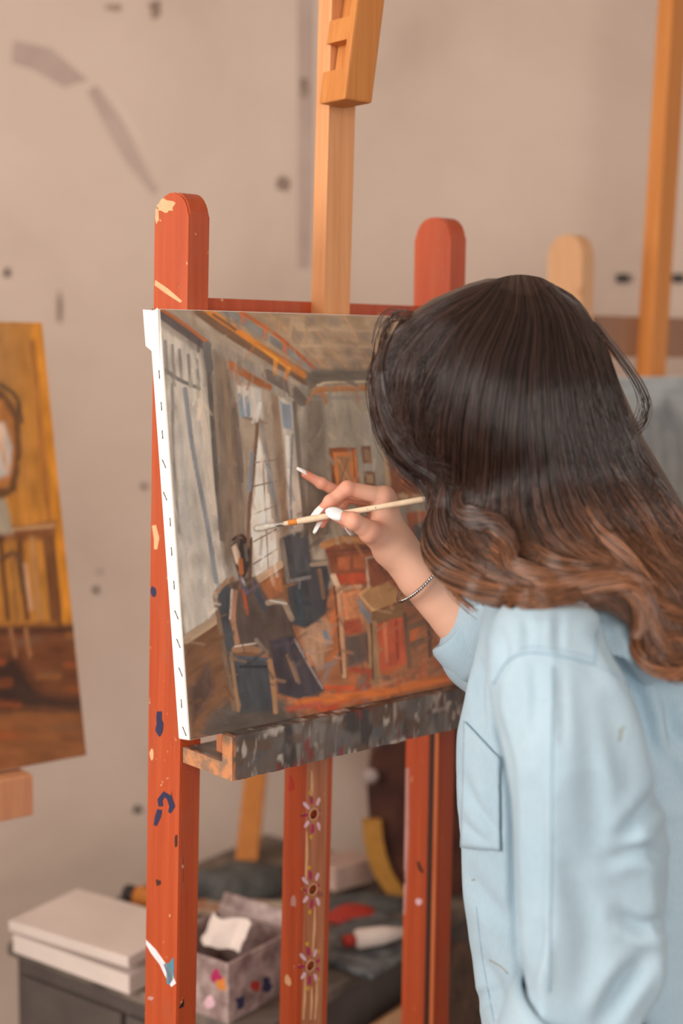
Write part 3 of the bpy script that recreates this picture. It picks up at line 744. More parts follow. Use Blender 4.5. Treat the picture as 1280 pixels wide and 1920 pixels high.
# crossbars, feet
zb = on_plane(600, 566, EP - NX * .02, NX)[2]
def span(z, y0, y1, h, nm, mat, s0=None, s1=None):
    A = lfr.o + lfr.z * ((z - lfr.o[2]) / lfr.z[2]); B = rfr.o + rfr.z * ((z - rfr.o[2]) / rfr.z[2])
    L = np.dot(B - A, WX)
    return box(nm, Fr(A, WX, -NX, UZ), (.030 if s0 is None else s0, L if s1 is None else L + s1, y0, y1, -h, 0), mat, easel)
span(zb, .026, .05, .06, 'crossbar', M['red'])
span(.50, .040, .065, .07, 'crossbar', M['red'])
for fr0 in (lfr, rfr):
    box('foot', Fr(fr0.o * [1, 1, 0], WX, -NX, UZ), (-.008, .038, -.16, .14, 0, .09), M['red'], easel, bev=.004)
span(.16, .0, .05, .07, 'base_bar', M['red'])
# ledge caked with paint
LP = on_plane(437, 1464.5, EP + NX * .103, NX); lgf = Fr(LP, WX, -NX, UZ); LW = .70
prof = []
def seg(p0, p1, n):
    for t in np.linspace(0, 1, n, endpoint=False): prof.append((p0[0] + (p1[0] - p0[0]) * t, p0[1] + (p1[1] - p0[1]) * t))
lip, th, dp, lh = .0195, .019, .1005, .053
seg((0, 0), (0, lh), 18); seg((0, lh), (lip, lh), 8); seg((lip, lh), (lip, th), 6); seg((lip, th), (dp, th), 10); seg((dp, th), (dp, 0), 5); seg((dp, 0), (0, 0), 10)
prof = np.array(prof); npf = len(prof); NU = 520
us = np.linspace(0, LW, NU)
V = np.zeros((NU, npf, 3)); V[..., 0] = us[:, None]; V[..., 1] = prof[None, :, 0]; V[..., 2] = prof[None, :, 1]
nd = vnoise(V[..., 0] * 60, V[..., 1] * 90, V[..., 2] * 40, 1) - .5; nd2 = vnoise(V[..., 0] * 220, V[..., 1] * 200, V[..., 2] * 60, 2) - .5
ctr = np.array([lip * .6, lh * .4]); dv = prof - ctr; dv = dv / np.linalg.norm(dv, axis=1)[:, None]
V[..., 1] += dv[None, :, 0] * (nd * .0016 + nd2 * .0009); V[..., 2] += dv[None, :, 1] * (nd * .0014 + nd2 * .0007)
f = [[i * npf + j, i * npf + (j + 1) % npf, (i + 1) * npf + (j + 1) % npf, (i + 1) * npf + j] for i in range(NU - 1) for j in range(npf)]
capL = list(range(npf)); capR = [(NU - 1) * npf + j for j in range(npf)]
uu, zz, yy = V[..., 0].ravel(), V[..., 2].ravel(), V[..., 1].ravel()
c = np.tile(lin((104, 92, 84)), (len(uu), 1))
for s, sx, sz, lo, colr in ((11, 24, 30, .45, (108, 102, 98)), (12, 36, 22, .5, (62, 56, 55)), (13, 60, 16, .58, (134, 126, 118)), (15, 50, 60, .7, (116, 72, 64)), (16, 44, 50, .72, (88, 94, 98)), (18, 30, 60, .55, (104, 82, 68)), (14, 70, 60, .66, (190, 178, 166)), (17, 120, 24, .74, (170, 154, 140)), (19, 60, 40, .70, (128, 60, 56))):
    n_ = .65 * vnoise(uu * sx, zz * sz, yy * sx, s) + .35 * vnoise(uu * sx * 2.7, zz * sz * 2.2, yy * sx * 2, s + 40); a_ = np.clip((n_ - lo) / .16, 0, 1)[:, None] * .85; c = c * (1 - a_) + lin(colr) * a_
nE = vnoise(yy * 120, zz * 120, uu * 0, 21); end = (uu < .003)[:, None] * np.clip((nE - .3) / .2, 0, 1)[:, None]
c = c * (1 - end) + lin((186, 122, 84)) * end
lv = V.reshape(-1, 3)
lo_ = mesh_obj('ledge', lgf.w(lv), f, M['ledge'], easel, smooth=False, cols=c)
# bare wooden end of the ledge (its own part)
for nm, q in (('ledge_end', [(0, 0), (dp, 0), (dp, th), (lip, th), (lip, lh), (0, lh)]),):
    v, f = prism_geo(q, -.0015, .0012); mesh_obj(nm, lgf.w(v[:, [2, 0, 1]]), f, mat_noise('worn_ledge_end', (140, 112, 92), (200, 134, 90), 60, .6, lo=.4, hi=.6), lo_)
v, f = prism_geo([(0, 0), (dp, 0), (dp, th), (lip, th), (lip, lh), (0, lh)], LW - .001, LW + .0015); mesh_obj('ledge_end', lgf.w(v[:, [2, 0, 1]]), f, M['wood'], lo_)
bz = np.dot(CFR.w((0, CT / 2, 0)) - lgf.o, UZ)
box('canvas_rest', lgf, (.02, LW - .02, lip + .002, .062, th - .001, bz - .0015), M['red2'], lo_, bev=.002)
# paint marks on the left upright
SD, FD = lfr.w(np.array([0.0, .03, .3])), lfr.w(np.array([.01, 0.0, .3]))
def side_n(fr):
    n = np.cross(fr.y, fr.z); n /= np.linalg.norm(n); return n if np.dot(n, WX) < 0 else -n
SN = side_n(lfr); FN = NX
for nm, px, mt in (
    ('paint_streak', band([(270, 1764), (288, 1784), (304, 1806), (316, 1826), (327, 1848)], [8, 11, 10, 15, 12]), 'white'),
    ('paint_streak', blob(318, 1822, 10, 22, 12, .4, 3), 'teal'),
    ('paint_blot', band([(302, 1512), (300, 1500), (308, 1489), (318, 1496), (323, 1512), (318, 1524)], [9, 10, 11, 11, 11, 6]), 'navy'),
    ('paint_blot', band([(300, 1518), (296, 1532), (291, 1548)], [10, 11, 6]), 'navy'),
    ('paint_blot', blob(299, 1356, 7, 20, 12, .3, 5), 'navy'), ('paint_blot', blob(287, 1110, 5, 10, 10, .3, 6), 'navy'),
    ('paint_blot', band([(289, 985), (294, 1010), (292, 1030)], [8, 10, 6]), 'chip'),
    ('paint_chip', blob(310, 386, 17, 13, 18, .22, 7), 'chip'), ('paint_chip', blob(294, 405, 4, 14, 12, .2, 8), 'chip'),
    ('paint_chip', band([(288, 530), (312, 545), (340, 566)], [12, 10, 5]), 'chip'), ('paint_blot', blob(297, 1655, 5, 6, 9, .3, 9), 'darkbrown'),
    ('paint_blot', blob(283, 1872, 5, 4, 9, .3, 10), 'bluegrey'), ('paint_blot', blob(284, 1415, 4, 10, 9, .3, 12), 'chip'), ('paint_blot', blob(330, 1575, 3, 12, 9, .3, 13), 'darkbrown')):
    decal(nm, px, SD, SN, M['p_' + mt], lp, clip=(lfr, 1, .002, .070))
for nm, px, mt in (('paint_streak', band([(371, 420), (370, 470), (367, 560)], [12, 16, 9]), 'bluegrey'), ('paint_streak', band([(373, 1600), (369, 1625), (361, 1648)], [4, 5, 3]), 'black'),
                   ('paint_streak', band([(352, 1872), (343, 1884), (336, 1890)], [6, 7, 3]), 'black'), ('paint_blot', blob(358, 1690, 5, 9, 10, .3, 2), 'bluegrey')):
    decal(nm, px, FD, FN, M['p_' + mt], lp, clip=(lfr, 0, .002, .028))
RSD = rfr.w(np.array([0.0, .04, .3]))
for nm, px, mt in (('paint_streak', band([(763, 1440), (762, 1560), (758, 1715)], [7, 9, 4]), 'bluegrey'), ('paint_blot', blob(758, 1645, 3, 12, 9, .3, 1), 'black'), ('paint_streak', band([(783, 1615), (788, 1630), (793, 1636)], [4, 6, 4]), 'black'), ('paint_blot', blob(785, 1692, 7, 6, 9, .3, 4), 'pinkpale')):
    decal(nm, px, RSD, side_n(rfr), M['p_' + mt], rp, clip=(rfr, 1, .024, .070))
MSD = mfr.w(np.array([0.0, .02, .3]))
for nm, px, mt in (('paint_blot', blob(540, 1838, 6, 10, 10, .3, 1), 'chip'), ('paint_blot', blob(550, 1690, 4, 12, 10, .3, 2), 'bluegrey'), ('paint_blot', blob(546, 1470, 6, 14, 10, .4, 3), 'red')):
    decal(nm, px, MSD, side_n(mfr), M['p_' + mt], mp, clip=(mfr, 1, .002, .034))

# ------------------------------------------------------------------ pale easel with the grey canvas behind the painter
YB = math.radians(36); WB = np.array([math.cos(YB), math.sin(YB), 0]); NB = np.array([math.sin(YB), -math.cos(YB), 0])
BP = P(1090, 520, 2.55)                       # front plane of its uprights
e2 = empty('easel', on_plane(1225, 1700, BP, NB) * [1, 1, 0])
tag(e2, 'pale unpainted wooden easel with a brown crossbar, holding the grey landscape canvas', 'easel')
zt = on_plane(1062, 440, BP - NB * .04, NB)[2]
a, b = post_axis((1068, 1500), (1091, 500), .09, zt, BP, NB)
p2, f2, L2 = upright('upright', a, b, .030, .088, M['tan'], e2, wx=WB, nx=NB)
a2, b2 = a + WB * .56, b + WB * .56
upright('upright', a2, b2, .030, .088, M['tan'], e2, wx=WB, nx=NB)
a, b = post_axis((1219, 690), (1262, 0), .35, 2.55, BP + NB * .03, NB)
m2, mf2, mL2 = upright('mast', a, b, .042, .036, M['wood2'], e2, round_top=False, wx=WB, nx=NB)
zc = on_plane(1150, 592, BP, NB)[2]
def at_z(fr, z): return fr.o + fr.z * ((z - fr.o[2]) / fr.z[2])
A = at_z(f2, zc); box('crossbar', Fr(A, WB, -NB, UZ), (.03, .56, .005, .05, -.075, 0), M['brownbar'], e2, bev=.003)
A = at_z(f2, .45); box('crossbar', Fr(A, WB, -NB, UZ), (.03, .56, .01, .05, -.07, 0), M['tan'], e2, bev=.003)
for o_ in (f2.o, a2):
    box('foot', Fr(o_ * [1, 1, 0], WB, -NB, UZ), (-.008, .038, -.16, .22, 0, .09), M['tan'], e2, bev=.004)
GC = on_plane(1130, 706, BP + NB * .04, NB); gH, gT = .46, .02
lean2 = math.radians(3.0); U2 = UZ * math.cos(lean2) - NB * math.sin(lean2); K2 = -(NB * math.cos(lean2) + UZ * math.sin(lean2))
gfr = Fr(GC + NB * .026 - U2 * gH, WB, K2, U2)
g2, _ = canvas_thing('landscape_painting', gfr, .6, gH, gT, 110, 90, paint_grey, 1.1)
tag(g2, 'grey canvas with a dark mountain shape, propped on the pale easel', 'painting')
zl = gfr.w(np.array([0, gT, 0]))[2]
A = gfr.w(np.array([0.0, 0, 0])); dback = np.dot(A - BP, NB)
box('ledge', Fr(A - UZ * .002, WB, -NB, UZ), (-.04, .64, -.03, dback + .002, -.03, 0), M['brownbar'], e2, bev=.003)

# ------------------------------------------------------------------ golden canvas on its own easel at the side
YG = math.radians(38); WG = np.array([math.cos(YG), math.sin(YG), 0]); NG = np.array([math.sin(YG), -math.cos(YG), 0])
BR = P(163, 1417, 2.25)
best = None
for k in range(0, 200):
    ln = math.radians(k * .1); U = UZ * math.cos(ln) - NG * math.sin(ln)
    for H in np.linspace(.6, .8, 41):
        x, y = to_px(BR + U * H); d_ = (x - 80) ** 2 + (y - 606) ** 2
        if best is None or d_ < best[0]: best = (d_, ln, H)
_, ln, HG = best
UG = UZ * math.cos(ln) - NG * math.sin(ln); KG = -(NG * math.cos(ln) + UZ * math.sin(ln)); WGc = .56
ofr = Fr(BR - WG * WGc, WG, KG, UG)
g1, _ = canvas_thing('still_life_painting', ofr, WGc, HG, .02, 150, 170, paint_gold, 1.15)
tag(g1, 'golden ochre canvas showing an oval mirror and a table, on a stained wooden easel', 'painting')
e3 = empty('easel', (ofr.w(np.array([WGc * .35, .1, 0])) * [1, 1, 0]))
tag(e3, 'stained wooden easel holding the golden ochre canvas', 'easel')
ls = np.dot(on_plane(47, 1490, ofr.o, NG) - ofr.o, WG)
ledf = Fr(ofr.o, WG, -NG, UZ)
box('ledge', ledf, (-.05, ls, -.03, .05, -.068, -.004), M['pinkwood'], e3, bev=.003)
sb = math.tan(ln)
for x0 in (.10,):
    a = ledf.w(np.array([x0, .052, -.25])); b = a + UG * (HG + .42)
    upright('mast', a, b, .05, .03, M['pinkwood'], e3, round_top=False, wx=WG, nx=NG)
    fl = ledf.w(np.array([x0 + .025, .09, -.2]))
    for dx, dy in ((-.25, -.12), (.12, -.10), (-.05, .42)):
        foot = fl + WG * dx - NG * dy; foot = np.array([foot[0], foot[1], 0.012])
        v, f = tube_geo([foot, fl], .017, 4); mesh_obj('leg', v, f, M['pinkwood'], e3)

# ------------------------------------------------------------------ cabinet used as a work table, and what lies on it
TZ = .60
def tp(px, py, z=TZ):
    d = ray(px, py); return CAM + d * ((z - CAM[2]) / d[2])
TF, TL = tp(480, 1940), tp(12, 1768)
tx = (TF - TL) / np.linalg.norm(TF - TL); ty = np.array([-tx[1], tx[0], 0]); tl = np.linalg.norm(TF - TL); tw = .70
tfr = Fr(TL, tx, ty, UZ)                       # x towards the near corner, y along the right-hand side, away
while max(tfr.w(np.array(q))[1] for q in ((0, tw, 0), (tl, tw, 0))) > WY - .02: tw -= .01
cab = empty('work_cabinet', (tfr.w(np.array([tl / 2, tw / 2, 0])) * [1, 1, 0]))
tag(cab, 'low grey cabinet with a paint-stained top, used as a work table behind the red easel', 'cabinet')
box('body', tfr, (.012, tl - .012, .012, tw - .012, -TZ, -.022), M['cabinet'], cab, bev=.004)
box('top', tfr, (0, tl, 0, tw, -.022, 0), M['cabtop'], cab, bev=.004)
dfr = Fr(tfr.w(np.array([.03, .012, -.05])), tx, ty, UZ)
for k in (0, 1):
    w_ = (tl - .07) / 2; d_ = box('door', dfr, (k * (w_ + .01), k * (w_ + .01) + w_, -.012, .002, -.50, 0), M['cabinet'], cab, bev=.003)
    tube('handle', [dfr.w(np.array([k * (w_ + .01) + (w_ - .03 if k == 0 else .03), -.02, -.2])), dfr.w(np.array([k * (w_ + .01) + (w_ - .03 if k == 0 else .03), -.02, -.3]))], .005, M['dark'], d_, 8)
M['tray'] = mat_noise('paint_spattered_tray', (66, 72, 78), (120, 122, 122), 30, .5)
M['bin'] = mat_noise('paint_smeared_plastic', (128, 104, 100), (186, 164, 158), 36, .45)
M['cloth_dark'] = mat_noise('dark_grey_rag', (74, 74, 74), (104, 104, 100), 25, .9)
M['board'] = mat_noise('smeared_board', (188, 132, 100), (196, 182, 164), 22, .6, lo=.42, hi=.58)
M['leather'] = mat_noise('dark_brown_leather', (62, 34, 28), (84, 50, 38), 16, .55)
M['palette'] = mat_noise('dirty_palette', (60, 50, 44), (104, 78, 62), 34, .6)
# white flat carton with its lid ajar
o = tp(24, 1786); cfr = Fr(o, tx, ty, UZ); cb = empty('carton_box', cfr.w(np.array([.17, .12, 0])))
tag(cb, 'flat white carton with its lid ajar, on the corner of the grey cabinet', 'box')
box('body', cfr, (.0, .27, .0, .15, .0005, .032), M['card'], cb, bev=.002)
lr = Fr(cfr.w(np.array([-.004, -.004, .034])), tx, ty * math.cos(.05) + UZ * math.sin(.05), UZ * math.cos(.05) - ty * math.sin(.05))
lx = tx * math.cos(.03) + UZ * math.sin(.03)
lid = box('lid', Fr(lr.o, lx * 1.0, lr.y, np.cross(lx, lr.y)), (0, .278, 0, .158, .004, .022), M['card'], cb, bev=.002)
# bottle
o = tp(258, 1700); bfr = Fr(o, tx, ty, UZ); bt = empty('paint_bottle', o)
tag(bt, 'small yellow paint bottle with a black cap, lying behind the white carton', 'bottle')
tube('bottle_body', [o + tx * k + UZ * .0205 for k in (0, .004, .06, .072)], [.016, .02, .02, .012], M['p_orange'], bt, 16)
tube('cap', [o + tx * k + UZ * .0205 for k in (-.028, -.026, -.001)], [.013, .015, .015], M['p_black'], bt, 16)
# smeared plastic bin, open lid leaning up at the back
o = tp(428, 1922); bx_ = -tx; qf = Fr(o, -tx, ty, UZ); bn = empty('plastic_bin', o + ty * .06)
tag(bn, 'paint-smeared plastic bin with a raised lid, standing on the cabinet between the red posts', 'bin')
H_, S_ = .095, .15
for q in ((0, S_, 0, .004, .0005, H_), (0, S_, S_ - .004, S_, .0005, H_), (0, .004, .004, S_ - .004, .0005, H_), (S_ - .004, S_, .004, S_ - .004, .0005, H_), (.004, S_ - .004, .004, S_ - .004, .0005, .006)):
    box('side_panel', qf, q, M['bin'], bn, bev=.001)
lf = Fr(qf.w(np.array([0, S_ + .001, H_])), -tx, UZ * .88 + ty * .47, ty * .88 - UZ * .47)
box('lid', lf, (0, S_, 0, .030, 0, .006), M['bin'], bn, bev=.002)
for i, (x, y, c_) in enumerate(((392, 1880, 'pinkpale'), (415, 1845, 'orange'), (405, 1830, 'magenta'), (450, 1880, 'navy'), (480, 1850, 'red'), (500, 1846, 'navy'), (470, 1830, 'smoke'))):
    pl = (o, tx * 0 - ty) if x > 428 else (o, tx)
    pl = (o, -ty) if x < 428 else (o, tx)
    decal('paint_smear', blob(x, y, 9, 12, 12, .35, i), pl[0], pl[1], M['p_' + c_], bn)
pp = qf.w(np.array([.085, .06, H_ - .012])); r_ = random.Random(2)
v = []; n_ = 7
for i in range(n_):
    for j in range(n_): v.append(pp + tx * (.075 * (i / 6 - .3)) + (UZ * .62 + ty * .5) * (.06 * j / 6) + UZ * r_.uniform(-.003, .003) - ty * (.01 * math.sin(i)))
f = [[i * n_ + j, (i + 1) * n_ + j, (i + 1) * n_ + j + 1, i * n_ + j + 1] for i in range(n_ - 1) for j in range(n_ - 1)]
pa = mesh_obj('paper_scrap', v, f, M['card']); m_ = pa.modifiers.new('thick', 'SOLIDIFY'); m_.thickness = .0015
tag(pa, 'crumpled white paper scrap poking out of the paint-smeared bin', 'paper')


def lump(name, px, py, half, mat, label, cat, seed, ang=0, hgt=.03, amp=.35):   # rag or cloth heap resting on the table
    o = tp(px, py); (X, Y, Z), lo, h = grid((-half[0] * 1.4, -half[1] * 1.4, -.004), (half[0] * 1.4, half[1] * 1.4, hgt * 1.6), .006)
    n = vnoise(X * 26, Y * 26, Z * 10, seed) - .5
    f_ = (np.sqrt((X / half[0]) ** 2 + (Y / half[1]) ** 2 + (Z / hgt) ** 2) - 1 + amp * n) * min(half[0], hgt)
    f_ = np.maximum(f_, -(Z - .0008)); f_[0] = f_[-1] = 1; f_[:, 0] = f_[:, -1] = 1; f_[:, :, 0] = f_[:, :, -1] = 1
    v, fa = nets(f_, lo, h); c, s = math.cos(ang), math.sin(ang)
    w = np.stack([v[:, 0] * c - v[:, 1] * s, v[:, 0] * s + v[:, 1] * c, v[:, 2]], 1) + o
    return tag(mesh_obj(name, w, fa, mat, smooth=True), label, cat)


lump('rag', 452, 1668, (.11, .07), M['cloth_dark'], 'dark grey crumpled rag heaped at the back of the cabinet against the wall', 'rag', 3, .4, .05)
lump('rag', 655, 1722, (.05, .035), M['p_red'], 'small red stained rag on the cabinet beside the white and pink paint tube', 'rag', 5, .3, .022)
lump('rag', 690, 1700, (.09, .05), M['cloth_dark'], 'flat grey rag lying under the pale pink box', 'rag', 8, .2, .014)
o = tp(445, 1710); tag(box('palette_board', Fr(o, tx * .9 + ty * .43, ty * .9 - tx * .43, UZ), (-.10, .08, -.03, .05, .0008, .007), M['board']), 'smeared beige and orange mixing board lying behind the plastic bin', 'palette board')
o = tp(655, 1672); tag(box('cardboard_box', Fr(o, tx * .3 + ty * .95, ty * .3 - tx * .95, UZ), (-.05, .045, -.02, .05, .015, .062), M['p_pinkbox'], bev=.003), 'pale pink box at the back of the cabinet beside the dark leather case', 'box')
o = tp(640, 1822); tr = tag(box('paint_tray', Fr(o, -tx, ty, UZ), (-.06, .10, -.0, .22, .0008, .012), M['tray'], bev=.003), 'grey-blue spattered paint tray lying flat beside the red easel mast', 'tray')
o = tp(664, 1795) + UZ * .013; tu = empty('paint_tube', o); dr = ty * .8 - tx * .6 * -1; dr = np.array([.93, .36, 0])
tag(tu, 'white and pink paint tube lying on the spattered grey tray', 'paint tube')
tube('tube_body', [o + dr * k + UZ * .0175 for k in (0, .006, .05, .10)], [.012, .017, .016, .006], M['card'], tu, 14)
tube('cap', [o + dr * k + UZ * .0175 for k in (-.02, -.018, -.0005)], [.008, .010, .010], M['p_red'], tu, 12)
# dark leather case with an ochre curved edge standing at the back
LD = 2.72; b0 = tp(770, 1668); lc = empty('leather_case', b0); tag(lc, 'dark brown leather case with a curved ochre edge, standing on the grey cabinet', 'case')
zt_ = P(760, 1395, np.dot(b0 - CAM, -CR[:, 2]))[2] - TZ
sc = np.dot(b0 - CAM, -CR[:, 2]) / F
def sil(px, py): return ((px - 770) * sc, (1668 - py) * sc)
out = [sil(*q) for q in ((712, 1668), (700, 1600), (690, 1530), (686, 1470), (694, 1400), (730, 1350), (800, 1330), (860, 1350), (880, 1430), (884, 1560), (878, 1668))]
v, f = prism_geo(out, -.03, .05); v = v[:, [0, 2, 1]]; v[:, 2] = np.maximum(v[:, 2], .001)
mesh_obj('body', Fr(b0, (1, 0, 0), (0, 1, 0), UZ).w(v), f, M['leather'], lc)
pe = catmull([sil(*q) for q in ((745, 1664), (716, 1620), (700, 1570), (694, 1520))], 12)
v, f = prism_geo([tuple(q) for q in np.vstack([pe + [-.018, 0], (pe + [.018, 0])[::-1]])], -.045, -.031); v = v[:, [0, 2, 1]]; v[:, 2] = np.maximum(v[:, 2], .001)
mesh_obj('edge_trim', Fr(b0, (1, 0, 0), (0, 1, 0), UZ).w(v), f, M['p_ochre'], lc)
kb = Fr(b0, (1, 0, 0), (0, 1, 0), UZ).w(np.array([*sil(692, 1437), 0])[[0, 2, 1]])
tube('clasp', [kb + np.array([0, k, 0]) for k in (-.05, -.047, -.038, -.03)], [.006, .014, .014, .008], M['p_smoke'], lc, 12)
# batten, board and old palette
bo = tp(462, 1622); tpz = np.array([bo[0] + .03, WY - .03, 1.02])
v, f = box_geo(-.022, .022, -.012, .012, 0, 1, .002); ax = tpz - bo; L_ = np.linalg.norm(ax); ax = ax / L_
yv = np.cross(ax, (1, 0, 0)); yv /= np.linalg.norm(yv); v[:, 2] *= L_
tag(mesh_obj('wooden_batten', Fr(bo + UZ * .004, np.cross(yv, ax), yv, ax).w(v), f, M['wood2']), 'ochre wooden batten standing on the cabinet and leaning against the wall', 'batten')
fo = (TF + ty * .42 + tx * .17) * [1, 1, 0]; bz_ = UZ * .965 - tx * .262; tb = Fr(fo, ty, np.cross(bz_, ty), bz_)
if np.dot(tb.y, tx) > 0: tb.y = -tb.y
tag(box('drawing_board', tb, (-.16, .16, -.008, .008, .006, .54), M['tan'], bev=.003), 'tan drawing board standing on the floor and leaning against the grey cabinet', 'board')
po = tb.w(np.array([.09, -.012, .05])); pf = Fr(po, tb.x, tb.y, tb.z)
th_ = np.linspace(0, 2 * np.pi, 28, endpoint=False)
v, f = prism_geo([(.15 * math.cos(t) * (1 + .1 * math.cos(2 * t)), .27 + .27 * math.sin(t)) for t in th_], -.006, .0); 
tag(mesh_obj('old_palette', pf.w(v[:, [0, 2, 1]]), f, M['palette']), 'dark paint-crusted oval palette leaning on the tan drawing board', 'palette')

# ------------------------------------------------------------------ the painter: shirt surface first, the body and hair follow it
person = empty('person', (.27, 1.52, 0))
tag(person, 'person with long brown hair and light blue shirt painting at the red easel', 'person')
TORSO = [  # pixel row, left, right (at depth 1.52), half width in depth, centre depth
    (1050, 985, 1130, .05, 1.54), (1090, 950, 1215, .09, 1.54), (1130, 922, 1280, .135, 1.53), (1180, 903, 1325, .145, 1.525), (1240, 893, 1350, .097, 1.54), (1380, 868, 1385, .097, 1.54), (1520, 857, 1395, .097, 1.54),
    (1650, 865, 1395, .097, 1.54), (1760, 880, 1390, .105, 1.54), (1920, 905, 1385, .125, 1.53), (2080, 920, 1385, .165, 1.52), (2200, 935, 1380, .17, 1.52)]
SLEEVE = [
    (1118, 990, 1070, .012, 1.37), (1128, 960, 1095, .03, 1.37), (1150, 938, 1120, .048, 1.37), (1200, 922, 1142, .062, 1.365), (1260, 920, 1172, .070, 1.36), (1330, 926, 1195, .074, 1.355), (1420, 944, 1216, .076, 1.35), (1510, 958, 1236, .078, 1.35),
    (1580, 962, 1250, .079, 1.35), (1650, 964, 1252, .079, 1.35), (1730, 968, 1246, .078, 1.35), (1800, 975, 1236, .077, 1.35), (1880, 984, 1212, .074, 1.35), (1950, 990, 1190, .071, 1.35), (1990, 1000, 1175, .05, 1.35)]


def rows(tab):
    r = []
    for y, xl, xr, b, d in tab:
        A, B = P(xl, y, d), P(xr, y, d); r.append((A[2] * .5 + B[2] * .5, (A[0] + B[0]) / 2, (B[0] - A[0]) / 2, (A[1] + B[1]) / 2, b))
    r = np.array(sorted(r)); return r


def loft_sdf(G, r):
    X, Y, Z = G; z = Z[0, 0, :]
    cx, a, cy, b = [np.interp(z, r[:, 0], r[:, k])[None, None, :].astype(np.float32) for k in (1, 2, 3, 4)]
    e = np.sqrt((np.abs(X - cx) / a) ** 2.2 + (np.abs(Y - cy) / b) ** 2.2) - 1
    f = e * np.minimum(a, b)
    return np.maximum(f, np.maximum(Z - r[-1, 0], r[0, 0] - Z))


tr_, sr_ = rows(TORSO), rows(SLEEVE)
G, lo, h = grid((.08, 1.24, .70), (.56, 1.80, 1.50), .0042)
X, Y, Z = G
fT = loft_sdf(G, tr_)
# right shoulder and upper arm reach forward on the far side
RS, RE = P(985, 1120, 1.69), P(915, 1215, 1.745)
fR = cone(G, RS, RE, .066, .058); fT = smin(fT, fR, .04)
fT = fT + .012 * (vnoise(X * 14 + Z * 6, Y * 14, Z * 5, 31) - .5) + .005 * (vnoise(X * 34, Y * 34, Z * 9 + X * 12, 32) - .5)
fS = loft_sdf(G, sr_)
cz = np.interp(Z[0, 0, :], sr_[:, 0], sr_[:, 1])[None, None, :]
low = np.clip((1.12 - Z) / .25, 0, 1)
fold = .016 * (vnoise(X * 9 + Z * 8, Y * 9, Z * 7 - X * 9, 33) - .5) + .007 * (vnoise(X * 24 - Z * 10, Y * 24, Z * 12 + X * 10, 34) - .5)
back = np.clip((X - cz) / .06, 0, 1)
fold = fold * (.35 + .9 * np.maximum(low * .7, back)) + .009 * low * back * np.sin(Z * 62 + X * 34)
crx = P(1032, 1500, 1.28)[0]
fS = fS + fold - .0022 * np.exp(-((X - crx - .02 * (Z - 1.15)) / .0035) ** 2) * (Y < 1.36)
fsh = smin(fT, fS, .012)
fsh = np.where(Z > 1.345, np.minimum(fsh, smin(fT, fS, .05)), fsh)
fsh[0] = fsh[-1] = .1; fsh[:, 0] = fsh[:, -1] = .1; fsh[:, :, 0] = fsh[:, :, -1] = .1
sv, sf = nets(fsh, lo, h)
for _ in range(2):                             # light smoothing
    ac = np.zeros_like(sv); cn = np.zeros(len(sv))
    for k in range(4): np.add.at(ac, sf[:, k], sv[sf[:, (k + 1) % 4]]); np.add.at(cn, sf[:, k], 1)
    sv = sv * .5 + .5 * ac / np.maximum(cn, 1)[:, None]
# pressed-in creases and the soft ridges beside them, as relief of the cloth
CREASES = [([(1126, 1185), (1160, 1250), (1196, 1310), (1224, 1400), (1248, 1500)], 15, .011), ([(1160, 1575), (1200, 1530), (1236, 1470)], 14, .008), ([(1140, 1612), (1195, 1596), (1246, 1612)], 13, .006),
    ([(1160, 1716), (1205, 1738), (1244, 1728)], 14, .007), ([(1128, 1915), (1165, 1850), (1205, 1800)], 17, .011), ([(986, 1855), (1000, 1800), (1012, 1740)], 12, .006), ([(932, 1260), (928, 1330), (952, 1420), (962, 1520), (966, 1720), (980, 1850)], 8, .005),
    ([(1004, 1480), (1012, 1640), (1014, 1800)], 16, .0035), ([(1092, 1280), (1112, 1420), (1116, 1600)], 26, .004), ([(1070, 1640), (1100, 1740), (1090, 1860)], 22, .004), ([(1140, 1330), (1166, 1440), (1176, 1540)], 18, .004), ([(1176, 1290), (1150, 1225), (1134, 1170)], 12, .005),
    ([(905, 1250), (900, 1300), (912, 1360)], 10, .004), ([(872, 1450), (895, 1505), (930, 1556)], 10, .004), ([(868, 1530), (890, 1556), (925, 1580)], 8, .003), ([(884, 1640), (915, 1690), (955, 1730)], 16, .004), ([(898, 1790), (930, 1850), (944, 1915)], 14, .005), ([(884, 1900), (900, 1870), (930, 1858)], 9, .004),
    ([(1262, 1330), (1258, 1420), (1276, 1500)], 14, .008), ([(1240, 1290), (1262, 1370), (1300, 1420)], 14, .007), ([(985, 1160), (990, 1190), (986, 1222)], 9, .003), ([(1048, 1150), (1044, 1190), (1046, 1224)], 8, .003), ([(936, 1180), (945, 1225), (938, 1262)], 10, .004), ([(1000, 1245), (1004, 1300), (1002, 1380)], 9, .0025), ([(1046, 1250), (1052, 1320), (1056, 1400)], 10, .0025)]
fn = np.cross(sv[sf[:, 1]] - sv[sf[:, 0]], sv[sf[:, 2]] - sv[sf[:, 0]]); vn = np.zeros_like(sv)
for k in range(4): np.add.at(vn, sf[:, k], fn)
vn /= np.linalg.norm(vn, axis=1)[:, None] + 1e-12
if np.mean(np.einsum('ij,ij->i', vn, sv - sv.mean(0))) < 0: vn = -vn
SX, SY = to_px(sv); face = np.clip(np.einsum('ij,ij->i', vn, (CAM - sv) / np.linalg.norm(CAM - sv, axis=1)[:, None]) * 3 + .3, 0, 1)
disp = np.zeros(len(sv))
